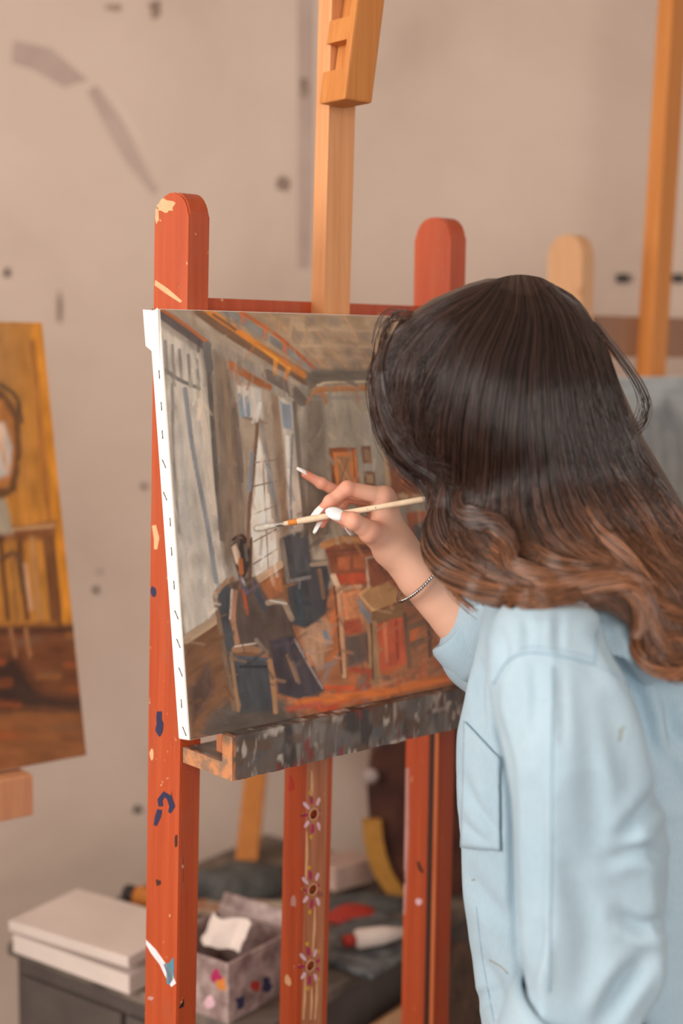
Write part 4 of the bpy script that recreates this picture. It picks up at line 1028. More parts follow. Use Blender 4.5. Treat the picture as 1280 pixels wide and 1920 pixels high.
for pts_, w_, d_ in CREASES:
    c_ = catmull(pts_, 24); dm = np.full(len(sv), 1e9); sd = np.zeros(len(sv)); tt_ = np.zeros(len(sv))
    near_ = np.where((SX > c_[:, 0].min() - 60) & (SX < c_[:, 0].max() + 60) & (SY > c_[:, 1].min() - 60) & (SY < c_[:, 1].max() + 60))[0]
    for i in range(23):
        e_ = c_[i + 1] - c_[i]; q = np.stack([SX[near_], SY[near_]], 1) - c_[i]; t_ = np.clip(q @ e_ / (e_ @ e_), 0, 1); r_ = q - t_[:, None] * e_; dd = np.hypot(r_[:, 0], r_[:, 1]); m_ = dd < dm[near_]
        k_ = near_[m_]; dm[k_] = dd[m_]; sd[k_] = np.sign(e_[0] * r_[m_, 1] - e_[1] * r_[m_, 0]); tt_[k_] = (i + t_[m_]) / 23
    env = np.sin(np.pi * np.clip(tt_ * .92 + .04, 0, 1)) ** .6; s_ = dm * sd
    disp += env * (-d_ * np.exp(-(dm / w_) ** 2) + .55 * d_ * np.exp(-((s_ - 1.9 * w_) / (1.1 * w_)) ** 2) + .35 * d_ * np.exp(-((s_ + 1.9 * w_) / (1.1 * w_)) ** 2)) * (dm < 1e8)
sv = sv + vn * (disp * face)[:, None]
shirt = mesh_obj('shirt', sv, sf, M['shirt'], person, smooth=True)
bvh = BVHTree.FromPolygons([tuple(q) for q in sv], [tuple(int(i) for i in q) for q in sf])


def hit(px, py):
    d = ray(px, py); L = np.linalg.norm(d); r = bvh.ray_cast(Vector(CAM.tolist()), Vector((d / L).tolist()))
    if r[0] is None: return None, None
    n = np.array(r[1]); n = -n if np.dot(n, d) > 0 else n
    return np.array(r[0]), n


def seam(name, pts, w=.0016, mat='seam', parent=shirt, n=40, lift=.0003):
    q = [hit(*p) for p in catmull(pts, n)]; q = [k for k in q if k[0] is not None]
    if len(q) < 3: return
    tube(name, [k[0] + k[1] * lift for k in q], w / 2, M[mat], parent, 6)


seam('yoke_seam', [(968, 1228), (1000, 1224), (1050, 1230), (1112, 1246)])
seam('yoke_seam', [(968, 1228), (945, 1248), (926, 1282)]); seam('yoke_seam', [(1112, 1246), (1116, 1200), (1124, 1165)])
seam('stitch_line', [(972, 1218), (1000, 1213), (1050, 1219), (1112, 1234)], .0008); seam('stitch_line', [(1118, 1250), (1150, 1262), (1182, 1290)], .0008)
seam('sleeve_crease', [(1036, 1250), (1034, 1500), (1032, 1700), (1029, 1860)], .0012)
seam('placket_edge', [(893, 1700), (905, 1800), (926, 1915)], .001)


def patch(name, quad, nu, nv, mat, lift, parent):
    q = np.array(quad, float); V, ok = [], True
    for i in range(nu):
        for j in range(nv):
            u, w = i / (nu - 1), j / (nv - 1); p = (q[0] * (1 - u) + q[1] * u) * (1 - w) + (q[3] * (1 - u) + q[2] * u) * w
            k, n = hit(*p)
            while k is None: p[0] += 3; k, n = hit(*p)
            V.append(k + n * lift)
    f = [[i * nv + j, (i + 1) * nv + j, (i + 1) * nv + j + 1, i * nv + j + 1] for i in range(nu - 1) for j in range(nv - 1)]
    o = mesh_obj(name, V, f, mat, parent, smooth=True); m = o.modifiers.new('thick', 'SOLIDIFY'); m.thickness = .0016; m.offset = -1; return o


pk = patch('chest_pocket', [(874, 1352), (938, 1420), (941, 1594), (868, 1588)], 14, 24, M['shirt'], .0022, shirt)
seam('pocket_stitch', [(876, 1368), (905, 1412), (938, 1430)], .001, lift=.0028); seam('pocket_stitch', [(935, 1424), (938, 1510), (938, 1590)], .001, lift=.0028); seam('pocket_stitch', [(872, 1582), (905, 1590), (938, 1592)], .001, lift=.0028)
for i, q in enumerate(([(1160, 1390), (1166, 1366), (1172, 1362)], [(918, 1800), (938, 1812), (952, 1826)], [(1160, 1368), (1164, 1384)], [(884, 1650), (890, 1648)])):
    if len(q) == 2: q = [q[0], ((q[0][0] + q[1][0]) / 2, (q[0][1] + q[1][1]) / 2 + 1), q[1]]
    seam('paint_stain', q, .003, 'mark', n=8, lift=-.0009)


def cuff(name, c0, c1, r0, r1, parent, wav=.02, th=.004, seed=0):   # rolled cuff: a doubled ring of cloth
    c0, c1 = np.asarray(c0), np.asarray(c1); t = c1 - c0; L = np.linalg.norm(t); t = t / L
    a = np.cross(t, UZ); a /= np.linalg.norm(a); b = np.cross(t, a); n = 48
    prof_ = [(0, -.004), (0, .002), (.25, .004), (.6, .0045), (.92, .004), (1.0, .001), (1.0, -.003), (.9, -.006), (.4, -.006), (0, -.010)]
    V = []
    for s_, o_ in prof_:
        for k in range(n):
            g = 2 * math.pi * k / n; w_ = wav * (math.sin(2 * g + seed) * .5 + math.sin(5 * g + 1.3 * seed) * .3)
            r = (r0 + (r1 - r0) * s_) * (1 + w_) + o_; V.append(c0 + t * L * (s_ + .05 * math.sin(3 * g + seed) * s_) + a * r * math.cos(g) + b * r * math.sin(g))
    m = len(prof_); f = [[i * n + k, i * n + (k + 1) % n, (i + 1) * n + (k + 1) % n, (i + 1) * n + k] for i in range(m - 1) for k in range(n)]
    return mesh_obj(name, V, f, M['shirt'], parent, smooth=True)


EL = P(915, 1215, 1.745)
cuff('cuff', P(925, 1212, 1.745), P(856, 1162, 1.745), .062, .048, shirt, .03, seed=2)
LE = P(1082, 1950, 1.35); LWR = LE + np.array([-.10, .06, -.20])
cuff('cuff', P(1105, 1905, 1.35), P(1060, 1990, 1.36), .076, .070, shirt, .03, seed=1)
# collar, mostly under the hair
NK = P(1065, 1060, 1.54)
cuff('collar', NK + np.array([.012, 0, -.02]), NK + np.array([-.02, 0, .03]), .068, .060, shirt, .02, seed=3)

# ------------------------------------------------------------------ body (one mesh): head, torso, legs, arms, hands
HC = P(930, 735, 1.56); fwd = np.array([-.80, .28, -.53]); fwd /= np.linalg.norm(fwd)
side = np.cross(fwd, UZ); side /= np.linalg.norm(side); hup = np.cross(side, fwd)
G, lo, h = grid((-.05, 1.20, -.01), (.62, 1.85, 1.74), .0075)
f = ellips(G, HC, (fwd, side, hup), (.092, .072, .095))
jaw = HC + fwd * .045 - hup * .075
f = smin(f, ellips(G, jaw, (fwd, side, hup), (.050, .050, .055)), .03)
f = smin(f, cone(G, HC + fwd * .093 - hup * .012, HC + fwd * .108 - hup * .040, .008, .012), .012)
f = np.minimum(f, 1e9)
neck0 = NK + np.array([.0, 0, -.01])
f = smin(f, cone(G, neck0, HC - fwd * .02 - hup * .06, .055, .050), .03)
HP = np.array([.29, 1.53, .88]); CHS = np.array([.265, 1.53, 1.20])
bx_t = np.minimum(cone(G, HP + [0, -.025, 0], CHS + [0, -.02, 0], .05, .05), cone(G, HP + [0, .055, 0], CHS + [0, .05, 0], .05, .05))
f = smin(f, bx_t, .05); f = smin(f, cone(G, CHS, neck0, .055, .048), .06)
LS = np.array([.208, 1.368, 1.30])
f = smin(f, chain(G, [CHS + [0, -.06, .1], LS, LE, LWR], (.032, .034, .034, .025)), .03)
f = smin(f, chain(G, [CHS + [0, .06, .1], RS, EL + [0, 0, 0]], (.05, .048, .040)), .03)
for s_ in (-1, 1):
    f = smin(f, chain(G, [HP + [0, .085 * s_, -.03], HP + [-.03, .09 * s_, -.43], HP + [.02, .10 * s_, -.80]], (.085, .052, .036)), .04)
f[0] = f[-1] = .1; f[:, 0] = f[:, -1] = .1; f[:, :, 0] = f[:, :, -1] = .1
bv, bf = nets(f, lo, h)
# painting hand: exact finger poses
D = 1.715
W0 = P(741, 1032, 1.738)
fing = dict(
    index=([P(720, 931, 1.716), P(651, 916, 1.702), P(619, 940, 1.699), P(601, 958, 1.6985)], (.0105, .0088, .0074, .0060)),
    middle=([P(712, 930, 1.736), P(643, 922, 1.732), P(618, 953, 1.720), P(602, 982, 1.708)], (.0105, .0086, .0072, .0058)),
    ring=([P(706, 937, 1.752), P(648, 930, 1.750), P(634, 962, 1.746), P(648, 985, 1.742)], (.0098, .0080, .0068, .0056)),
    pinky=([P(702, 946, 1.764), P(640, 926, 1.752), P(602, 906, 1.740), P(572, 889, 1.732)], (.0088, .0075, .0066, .0050)),
    thumb=([P(728, 1012, 1.722), P(693, 996, 1.690), P(662, 977, 1.6755), P(630, 966, 1.6745)], (.0155, .0120, .0098, .0074)))
lo_h = np.array([-.085, 1.60, 1.20]); allp = np.array([q for k in fing.values() for q in k[0]] + [EL, W0])
G, lo, h = grid(allp.min(0) - .05, allp.max(0) + .045, .0014)
f = chain(G, [P(912, 1205, 1.745), P(862, 1150, 1.745), P(790, 1080, 1.742), W0 + [0, .006, 0]], (.040, .0375, .0305, .0235))
f = smin(f, chain(G, [P(800, 1082, 1.728), P(750, 1030, 1.722)], (.024, .020)), .012)
pal = None
for nm, root_ in (('index', .020), ('middle', .018), ('ring', .017), ('pinky', .016)):
    m_ = fing[nm][0][0]; k = cone(G, W0 + (m_ - W0) * .12, m_, root_ * 1.0, fing[nm][1][0] * 1.12); pal = k if pal is None else smin(pal, k, .012)
f = smin(f, pal, .014)
f = smin(f, cone(G, P(735, 1022, 1.728), P(694, 998, 1.694), .0215, .0135), .016)          # ball of the thumb
f = smin(f, cone(G, P(700, 1000, 1.755), P(672, 985, 1.752), .016, .010), .014)           # heel of the palm
f = smin(f, cone(G, P(716, 985, 1.722), P(722, 935, 1.722), .012, .010), .014)
for nm, (pts, rs) in fing.items():
    k = chain(G, pts, rs)
    for q, r in zip(pts[1:-1], rs[1:-1]): k = smin(k, ellips(G, q, np.eye(3), (r * 1.06,) * 3), .003)
    f = smin(f, k, .0045)
f[0] = f[-1] = .1; f[:, 0] = f[:, -1] = .1; f[:, :, 0] = f[:, :, -1] = .1
hv, hf = nets(f, lo, h)
# hanging left hand, five fingers
hd = (LWR - LE) / np.linalg.norm(LWR - LE); hx_ = np.array([0, 1.0, 0]); hx_ -= hd * np.dot(hx_, hd); hx_ /= np.linalg.norm(hx_); hn = np.cross(hd, hx_)
G, lo, h = grid(LWR - .13, LWR + [.10, .10, .05], .0026)
G[0][...] += 0
f = cone(G, LWR - hd * .03, LWR + hd * .02, .026, .024)
for i, (o_, L_, r_) in enumerate(((-.026, .066, .0088), (-.009, .076, .0092), (.009, .072, .0088), (.026, .056, .0078))):
    k = LWR + hd * .085 + hx_ * o_; f = smin(f, cone(G, LWR + hd * .01 + hx_ * o_ * .6, k, .014, .011), .012)
    m_ = k + hd * L_ * .5 + hn * .006; f = np.minimum(f, chain(G, [k, m_, m_ + hd * L_ * .42 + hn * .018], (r_, r_ * .9, r_ * .7)))
t0 = LWR + hd * .025 - hx_ * .022; f = smin(f, chain(G, [t0, t0 + hd * .03 - hx_ * .022 + hn * .01, t0 + hd * .06 - hx_ * .026 + hn * .014], (.013, .010, .008)), .006)
f[0] = f[-1] = .1; f[:, 0] = f[:, -1] = .1; f[:, :, 0] = f[:, :, -1] = .1
gv, gf = nets(f, lo, h)
bodyv = np.vstack([bv, hv, gv]); bodyf = np.vstack([bf, hf + len(bv), gf + len(bv) + len(hv)])
skc = np.tile(lin((233, 181, 155)), (len(bodyv), 1)); wj = np.zeros(len(bodyv))
for nm, (pts, rs) in fing.items():
    for q, k in zip(pts, (.35, .8, .6, .9)): wj = np.maximum(wj, k * np.exp(-(np.linalg.norm(bodyv - q, axis=1) / .017) ** 2))
wj *= .75 + .5 * vnoise(bodyv[:, 0] * 160, bodyv[:, 1] * 160, bodyv[:, 2] * 160, 8); wj = np.clip(wj, 0, 1)[:, None]
skc = skc * (1 - wj) + lin((226, 142, 116)) * wj; skc *= (.95 + .1 * vnoise(bodyv[:, 0] * 40, bodyv[:, 1] * 40, bodyv[:, 2] * 40, 9))[:, None]
M['skin_body'] = mat_attr('skin_body', .5, .35, 700, .06)
body = mesh_obj('body', bodyv, bodyf, M['skin_body'], person, smooth=True, cols=skc)
M['lip'] = plain('lip', (186, 100, 92), .4); M['eye'] = plain('eye_white', (236, 230, 226), .2); M['iris'] = plain('iris', (70, 44, 30), .2)
fc = HC + fwd * .078
for s_ in (-1, 1):
    e_ = HC + fwd * .082 + side * .030 * s_ - hup * .004
    ey = tube('eye', [e_ + fwd * k for k in (-.010, -.006, .002, .006)], [.004, .011, .0105, .004], M['eye'], body, 12); tube('iris', [e_ + fwd * k for k in (.0055, .0068, .0074)], [.0055, .005, .002], M['iris'], ey, 12)
    tube('eyebrow', [HC + fwd * (.088 - .01 * abs(k)) + side * (.030 + .018 * k) * s_ + hup * (.018 - .005 * k * k) for k in (-1, 0, 1)], .003, M['iris'], body, 6)
    er = HC + side * .071 * s_ - fwd * .008 - hup * .012
    tube('ear', [er + hup * .026 * math.sin(t) + fwd * .014 * math.cos(t) + side * .006 * s_ for t in np.linspace(0, 2 * math.pi, 14)], .0065, M['skin'], body, 8)
tube('mouth', [HC + fwd * (.094 - .008 * k * k) + side * .022 * k - hup * .072 for k in (-1, -.5, 0, .5, 1)], [.002, .005, .006, .005, .002], M['lip'], body, 8)


def nail(p0, p1, nrm, w, L0, L1):              # almond nail from p0 (root) past p1 (tip), facing nrm
    t = p1 - p0; t /= np.linalg.norm(t); nrm = nrm - t * np.dot(nrm, t); nrm /= np.linalg.norm(nrm); b = np.cross(t, nrm); V = []; n = 9; m = 9
    for i in range(n):
        s_ = i / (n - 1); ww = w * (.82 + .5 * s_ - 1.05 * s_ ** 3) if s_ < .999 else w * .12
        for j in range(m):
            u = j / (m - 1) * 2 - 1; V.append(p0 + t * (L0 + (L1 - L0) * s_) + b * ww * u + nrm * (-.0030 * u * u - .002 * (s_ - .3) ** 2))
    f_ = [[i * m + j, (i + 1) * m + j, (i + 1) * m + j + 1, i * m + j + 1] for i in range(n - 1) for j in range(m - 1)]
    o_ = mesh_obj('fingernail', V, f_, M['nail'], body, smooth=True); q = o_.modifiers.new('thick', 'SOLIDIFY'); q.thickness = .0012; q.offset = 0


cdir = lambda p: (CAM - p) / np.linalg.norm(CAM - p)
CX, CY = CR[:, 0], CR[:, 1]
tp_ = fing['thumb'][0]; n_ = cdir(tp_[3]) * .9 + CY * .35; nail(tp_[3] + n_ / np.linalg.norm(n_) * .0074, tp_[3] + n_ / np.linalg.norm(n_) * .0070 + (tp_[3] - tp_[2]), n_, .0082, -.008, .0125)
ip = fing['index'][0]; n_ = cdir(ip[3]) * .62 - CX * .62 + CY * .35; n_ /= np.linalg.norm(n_); nail(ip[3] + n_ * .0058, ip[3] + n_ * .0058 + (ip[3] - ip[2]), n_, .0062, -.008, .0135)
mp_ = fing['middle'][0]; n_ = cdir(mp_[3]) * .45 - CX * .8 + CY * .1; n_ /= np.linalg.norm(n_); nail(mp_[3] + n_ * .0055, mp_[3] + n_ * .0055 + (mp_[3] - mp_[2]), n_, .0058, -.006, .0135)
kp = fing['pinky'][0]; n_ = cdir(kp[3]) * .35 + CY * .85; n_ /= np.linalg.norm(n_); nail(kp[3] + n_ * .0046, kp[3] + n_ * .0046 + (kp[3] - kp[2]), n_, .0050, -.006, .0105)
rp_ = fing['ring'][0]; n_ = -CY; nail(rp_[3] + n_ * .005, rp_[3] + n_ * .005 + (rp_[3] - rp_[2]), n_, .0055, -.006, .010)
# trousers and shoes
G, lo, h = grid((.05, 1.25, -.01), (.56, 1.80, .96), .008)
f = np.minimum(cone(G, HP + [0, -.05, -.06], HP + [0, .07, -.06], .095, .095), 9)
for s_ in (-1, 1): f = smin(f, chain(G, [HP + [0, .085 * s_, -.03], HP + [-.03, .09 * s_, -.43], HP + [.02, .10 * s_, -.81]], (.100, .068, .055)), .03)
f = np.maximum(np.maximum(f, .055 - G[2]), G[2] - .87); f[0] = f[-1] = .1; f[:, 0] = f[:, -1] = .1; f[:, :, 0] = f[:, :, -1] = .1
v, fa = nets(f, lo, h); mesh_obj('trousers', v, fa, M['trousers'], person, smooth=True)
for s_ in (-1, 1):
    c_ = HP + [.02, .10 * s_, 0]; G, lo, h = grid((c_[0] - .24, c_[1] - .07, -.01), (c_[0] + .09, c_[1] + .07, .14), .006)
    f = smin(cone(G, (c_[0] + .03, c_[1], .04), (c_[0] - .17, c_[1], .03), .042, .036), cone(G, (c_[0], c_[1], .04), (c_[0], c_[1], .10), .045, .045), .03)
    f = np.maximum(f, .002 - G[2]); f[:, :, 0] = f[:, :, -1] = .1
    v, fa = nets(f, lo, h); mesh_obj('shoe', v, fa, M['shoe'], person, smooth=True)
# bracelet: twisted silver chain round the forearm
axis = P(862, 1150, 1.745) - W0; axis /= np.linalg.norm(axis); bc = P(787, 1085, 1.735); cdr = (CAM - bc) / np.linalg.norm(CAM - bc)
axis = axis - .12 * cdr; axis /= np.linalg.norm(axis); e1 = np.cross(axis, cdr); e1 *= .0368 / np.linalg.norm(e1); e2_ = np.cross(axis, e1)
th_ = np.linspace(0, 2 * np.pi, 240); R0 = bc + np.cos(th_)[:, None] * e1 * 1.01 + np.sin(th_)[:, None] * e2_
br = None
for ph in (0, np.pi):
    rad = (R0 - bc) / np.linalg.norm(R0 - bc, axis=1)[:, None]; tw_ = R0 + .0011 * (np.cos(34 * th_ + ph)[:, None] * rad + np.sin(34 * th_ + ph)[:, None] * axis)
    if br is None: br = tube('bracelet', tw_, .0013, M['silver'], person, 6)
    else: tube('chain_strand', tw_, .0013, M['silver'], br, 6)

# ------------------------------------------------------------------ paintbrush in the hand
t0, t1 = on_plane(470, 991, CFR.o, NX * math.cos(LEAN) + UZ * math.sin(LEAN)) + NX * .006, P(822, 931, 1.665)
br0 = P(625, 965, 1.698)
bd = (t1 - t0); bl_ = np.linalg.norm(bd); bd = bd / bl_
brush = empty('paintbrush', t0); tag(brush, 'thin paintbrush with a pale wooden handle and white bristles, held in the hand', 'paintbrush')
at = lambda k: t0 + bd * bl_ * k
tube('bristles', [at(k) for k in (0, .015, .05, .10, .13)], [.0015, .0036, .0040, .0030, .0026], M['bristle'], brush, 12)
tube('ferrule', [at(k) for k in (.125, .13, .16, .165)], [.0027, .0029, .0030, .0028], M['ferrule'], brush, 12)
hdl = tube('handle', [at(k) for k in (.163, .20, .30, .45, .70, .93, .97, 1.0)], [.0026, .0033, .0041, .0038, .0034, .0036, .0044, .0034], M['handle'], brush, 14)
tube('paint_band', [at(k) for k in (.19, .20, .235, .24)], [.0031, .0036, .0039, .0036], M['p_orange'], hdl, 12)
for k in (.47, .62, .665): tube('paint_speck', [at(k) + (CAM - at(k)) / 1.7 * .0022 + bd * q for q in (-.002, 0, .004)], [.0006, .0015, .0006], M['p_black'], hdl, 8)

# ------------------------------------------------------------------ hair: a full head of strands over a dark inner volume
SILH = np.array([(515, 945, 1000), (518, 922, 1014), (523, 898, 1028), (530, 872, 1046), (560, 800, 1078), (600, 742, 1108), (650, 707, 1138), (700, 694, 1164), (760, 698, 1190), (820, 716, 1216), (860, 746, 1240), (900, 798, 1264), (950, 820, 1292), (1000, 815, 1312), (1050, 828, 1330), (1100, 866, 1345), (1140, 930, 1350), (1300, 1130, 1360)], float)
BUL = np.array([(515, .03), (518, .042), (530, .06), (560, .080), (600, .098), (700, .112), (820, .106), (900, .096), (1000, .086), (1100, .075), (1300, .06)])
ZC = np.array([(512, 1.565), (900, 1.56), (1000, 1.53), (1100, 1.47), (1300, 1.44)])


def hair_depth(x, y, layer=1.0):               # rounded volume: depth from the position across the row
    l, r = np.interp(y, SILH[:, 0], SILH[:, 1]), np.interp(y, SILH[:, 0], SILH[:, 2])
    q = np.clip((x - (l + r) / 2) / ((r - l) / 2 + 8), -.995, .995)
    return np.interp(y, ZC[:, 0], ZC[:, 1]) - layer * np.interp(y, BUL[:, 0], BUL[:, 1]) * np.sqrt(1 - q * q)


GUIDES = [
    [(915, 528), (880, 540), (790, 585), (725, 640), (698, 700), (702, 770), (722, 828), (758, 872), (812, 902)],
    [(925, 525), (888, 548), (806, 596), (745, 655), (722, 720), (730, 790), (762, 850), (822, 912)],
    [(937, 522), (902, 558), (834, 614), (784, 690), (772, 770), (790, 850), (828, 930)],
    [(948, 519), (915, 565), (860, 640), (828, 740), (818, 830), (826, 910), (820, 970), (815, 1022), (842, 1072), (905, 1105), (985, 1122), (1070, 1112), (1140, 1108)],
    [(958, 517), (936, 572), (890, 660), (862, 760), (852, 850), (850, 930), (832, 985), (842, 1040), (905, 1082), (1000, 1105), (1090, 1105), (1170, 1112), (1212, 1165)],
    [(968, 516), (962, 590), (928, 680), (908, 790), (900, 890), (886, 955), (888, 1010), (945, 1056), (1045, 1085), (1140, 1090), (1200, 1130), (1222, 1200), (1262, 1246)],
    [(978, 516), (990, 600), (972, 700), (960, 810), (960, 910), (962, 975), (990, 1035), (1070, 1070), (1155, 1080), (1208, 1120), (1238, 1190), (1275, 1250)],
    [(990, 517), (1015, 600), (1016, 700), (1018, 800), (1030, 900), (1052, 980), (1105, 1040), (1180, 1076), (1232, 1120), (1262, 1185), (1300, 1240)],
    [(1002, 519), (1042, 588), (1060, 680), (1074, 780), (1098, 880), (1140, 965), (1200, 1035), (1260, 1090), (1310, 1160)],
    [(1012, 521), (1066, 575), (1102, 660), (1124, 750), (1152, 850), (1196, 940), (1250, 1015), (1310, 1080)],
    [(1018, 523), (1080, 562), (1124, 632), (1152, 714), (1182, 806), (1224, 890), (1284, 972), (1335, 1030)]]
NP = 26
GD = np.array([catmull(g, NP) for g in GUIDES]); NG_ = len(GD)
gw = np.array([1.1, 1.0, 1.0, 1.1, 1.1, 1.1, 1.1, 1.1, 1.0, .9])


def strands(n, layer_lo, layer_hi, rad, seed, wave=1.0, ends=.0, clump=30):
    r = np.random.default_rng(seed); nc = max(n // clump, 4)
    t = r.uniform(0, NG_ - 1, nc); cl = r.integers(0, nc, n); tc = t[cl]; ts = np.clip(tc + r.normal(0, .16, n), 0, NG_ - 1.001)
    s = np.linspace(0, 1, NP)[None, :]
    tt = np.clip(ts[:, None] + (tc - ts)[:, None] * (.55 * s ** 1.6), 0, NG_ - 1.001); i = tt.astype(int); u = tt - i
    k = np.arange(NP)[None, :]
    px = GD[i, k] * (1 - u[..., None]) + GD[i + 1, k] * u[..., None]
    ph = r.uniform(0, 6.28, n)[:, None]; pc = r.uniform(0, 6.28, nc)[cl][:, None]
    px[..., 0] += wave * s ** 1.4 * (7 * np.sin(5 * s + pc) + 4 * np.sin(13 * s + pc * 2 + .5 * ph)) + r.normal(0, 1, (n, 1)) * 3 * s
    px[..., 1] += wave * s ** 1.4 * (7 * np.cos(5 * s + pc * 1.3) + 4 * np.cos(12 * s + pc)) + r.normal(0, 1, (n, 1)) * 4 * s
    lay = r.uniform(layer_lo, layer_hi, n)[:, None] + .10 * np.sin(4 * s + pc) * s
    d = hair_depth(px[..., 0], px[..., 1], lay)
    rr = rad * (1 - .65 * s ** 3) * r.uniform(.7, 1.25, (n, 1))
    cut_ = r.uniform(.86, 1.0, n)
    return px, d, rr, r.uniform(0, 1, n), pc


def rest_on_shirt(px, d):                       # near strands lie on the cloth instead of sinking into it
    bad = np.argwhere((px[..., 1] > 1030))
    cache = {}
    for a_, b_ in bad:
        key = (int(px[a_, b_, 0] // 8), int(px[a_, b_, 1] // 8))
        if key not in cache:
            q, _ = hit(key[0] * 8 + 4, key[1] * 8 + 4); cache[key] = None if q is None else float(np.dot(q - CAM, -CR[:, 2]))
        c_ = cache[key]
        if c_ is not None and d[a_, b_] > c_ - .004: d[a_, b_] = c_ - .004 - .012 * _h(a_, 1, 2, 3)
    return d


def unproj(px, d):
    q = np.stack([(px[..., 0] - 640) / F, -(px[..., 1] - 960) / F, -np.ones(d.shape)], -1) * d[..., None]
    return q @ CR.T + CAM


def strand_mesh(pts, rr):
    n, m = pts.shape[:2]; T = np.gradient(pts, axis=1); T /= np.linalg.norm(T, axis=2)[..., None] + 1e-9
    A = np.cross(T, CR[:, 2][None, None]); A /= np.linalg.norm(A, axis=2)[..., None] + 1e-9; B = np.cross(T, A); V = []
    for k in range(3):
        a_ = 2 * math.pi * k / 3 + .5; V.append(pts + rr[..., None] * (math.cos(a_) * A + math.sin(a_) * B))
    V = np.stack(V, 2).reshape(-1, 3)
    s0 = (np.arange(n)[:, None] * m + np.arange(m - 1)[None]).ravel() * 3
    Fq = np.vstack([np.stack([s0 + k, s0 + (k + 1) % 3, s0 + 3 + (k + 1) % 3, s0 + 3 + k], 1) for k in range(3)])
    return V, Fq


def hair_cols(px, rnd, n, m):
    y = px[..., 1]; x = px[..., 0]; s = np.linspace(0, 1, m)[None]
    t = np.clip((y - 885 + 110 * (rnd[:, None] - .5) + .28 * np.clip(x - 1000, -100, 300)) / 260, 0, 1); t = t * t * (3 - 2 * t)
    root, mid, tip = lin((70, 47, 39)), lin((112, 74, 54)), lin((156, 104, 71))
    c = np.where(t[..., None] < .5, root + (mid - root) * (t[..., None] * 2), mid + (tip - mid) * (t[..., None] * 2 - 1))
    return c * (.30 + 1.5 * rnd[:, None, None] ** 1.9)


HV_, HF_, HCOL = [], [], []; off = 0
for n, l0, l1, rad, seed, wv, near in ((6500, .93, 1.10, .00055, 1, .8, True), (2600, 1.02, 1.16, .00042, 2, 1.6, True), (3000, -1.08, -.9, .0007, 3, 1.0, False), (1100, 1.0, 1.2, .0003, 5, 2.8, True)):
    px, d, rr, rnd, pc = strands(n, l0, l1, rad, seed, wv, clump=26 if n > 1200 else 1)
    if near: d = rest_on_shirt(px, d)
    pts = unproj(px, d); V, Fq = strand_mesh(pts, rr)
    C_ = np.repeat(hair_cols(px, rnd, n, NP).reshape(-1, 3), 3, axis=0)
    HV_.append(V); HF_.append(Fq + off); HCOL.append(C_); off += len(V)
# loose loop of hair at the back and curls at the ends
for base, cnt, sd in (([(1112, 606), (1160, 668), (1196, 722), (1210, 762), (1200, 798), (1185, 812)], 22, 11), ([(1190, 1100), (1205, 1170), (1225, 1225), (1268, 1262), (1300, 1255), (1290, 1210), (1250, 1190), (1215, 1205)], 150, 12), ([(722, 640), (704, 720), (708, 790), (724, 830)], 40, 13), ([(835, 1010), (838, 1060), (850, 1100), (890, 1135)], 30, 14), ([(770, 590), (735, 592), (718, 620), (712, 660)], 30, 15)):
    r = np.random.default_rng(sd); g = catmull(base, NP); px = np.repeat(g[None], cnt, 0); s = np.linspace(0, 1, NP)[None]
    px = px + (r.normal(0, 1, (cnt, 1, 2)) * (5 + 5 * s[..., None])); d = hair_depth(px[..., 0], px[..., 1], 1.02) + r.normal(0, .006, (cnt, 1)); d = rest_on_shirt(px, d)
    V, Fq = strand_mesh(unproj(px, d), np.full((cnt, NP), .00042)); HV_.append(V); HF_.append(Fq + off); HCOL.append(np.repeat(hair_cols(px, r.uniform(.3, 1, cnt), cnt, NP).reshape(-1, 3), 3, axis=0)); off += len(V)
# curled locks: bundles twisting along their own path
def lock(path, w, cnt, sd, twist=1.5, near=.0, bright=.0):
    global off
    r = np.random.default_rng(sd); g = catmull(path, NP + 14); m = len(g); s_ = np.linspace(0, 1, m)[None]
    t = np.gradient(g, axis=0); t /= np.linalg.norm(t, axis=1)[:, None]; nn = np.stack([-t[:, 1], t[:, 0]], 1)
    W = np.interp(s_[0], np.linspace(0, 1, len(w)), w)[None]; a0 = r.uniform(0, 6.283, cnt)[:, None]; rad = np.sqrt(r.uniform(.15, 1, cnt))[:, None]
    an = a0 + twist * 2 * np.pi * s_; o1 = rad * np.cos(an) * W / 2; o2 = rad * np.sin(an) * W / 2
    px = g[None] + nn[None] * o1[..., None] + r.normal(0, 1.2, (cnt, 1, 2)) * s_[..., None] * 2
    d = hair_depth(g[None, :, 0], g[None, :, 1], 1.06) - near - o2 * .00040; d = d + 0 * px[..., 0]
    cc = hit
    base = np.array([(lambda q: 9. if q is None else float(np.dot(q - CAM, -CR[:, 2])))(hit(*q)[0]) for q in g])
    d = d + .022 * (1 - np.clip(s_ / .22, 0, 1)) ** 1.5
    lim = base[None] - .006 - W * .00022; d = np.minimum(d, lim - o2 * .0002)
    V, Fq = strand_mesh(unproj(px, d), np.full((cnt, m), .00048) * (1 - .6 * s_ ** 3)); HV_.append(V); HF_.append(Fq + off)
    HCOL.append(np.repeat(hair_cols(px, np.clip(r.uniform(0, 1, cnt) + bright * .35, 0, 1.05), cnt, m).reshape(-1, 3), 3, axis=0)); off += len(V)


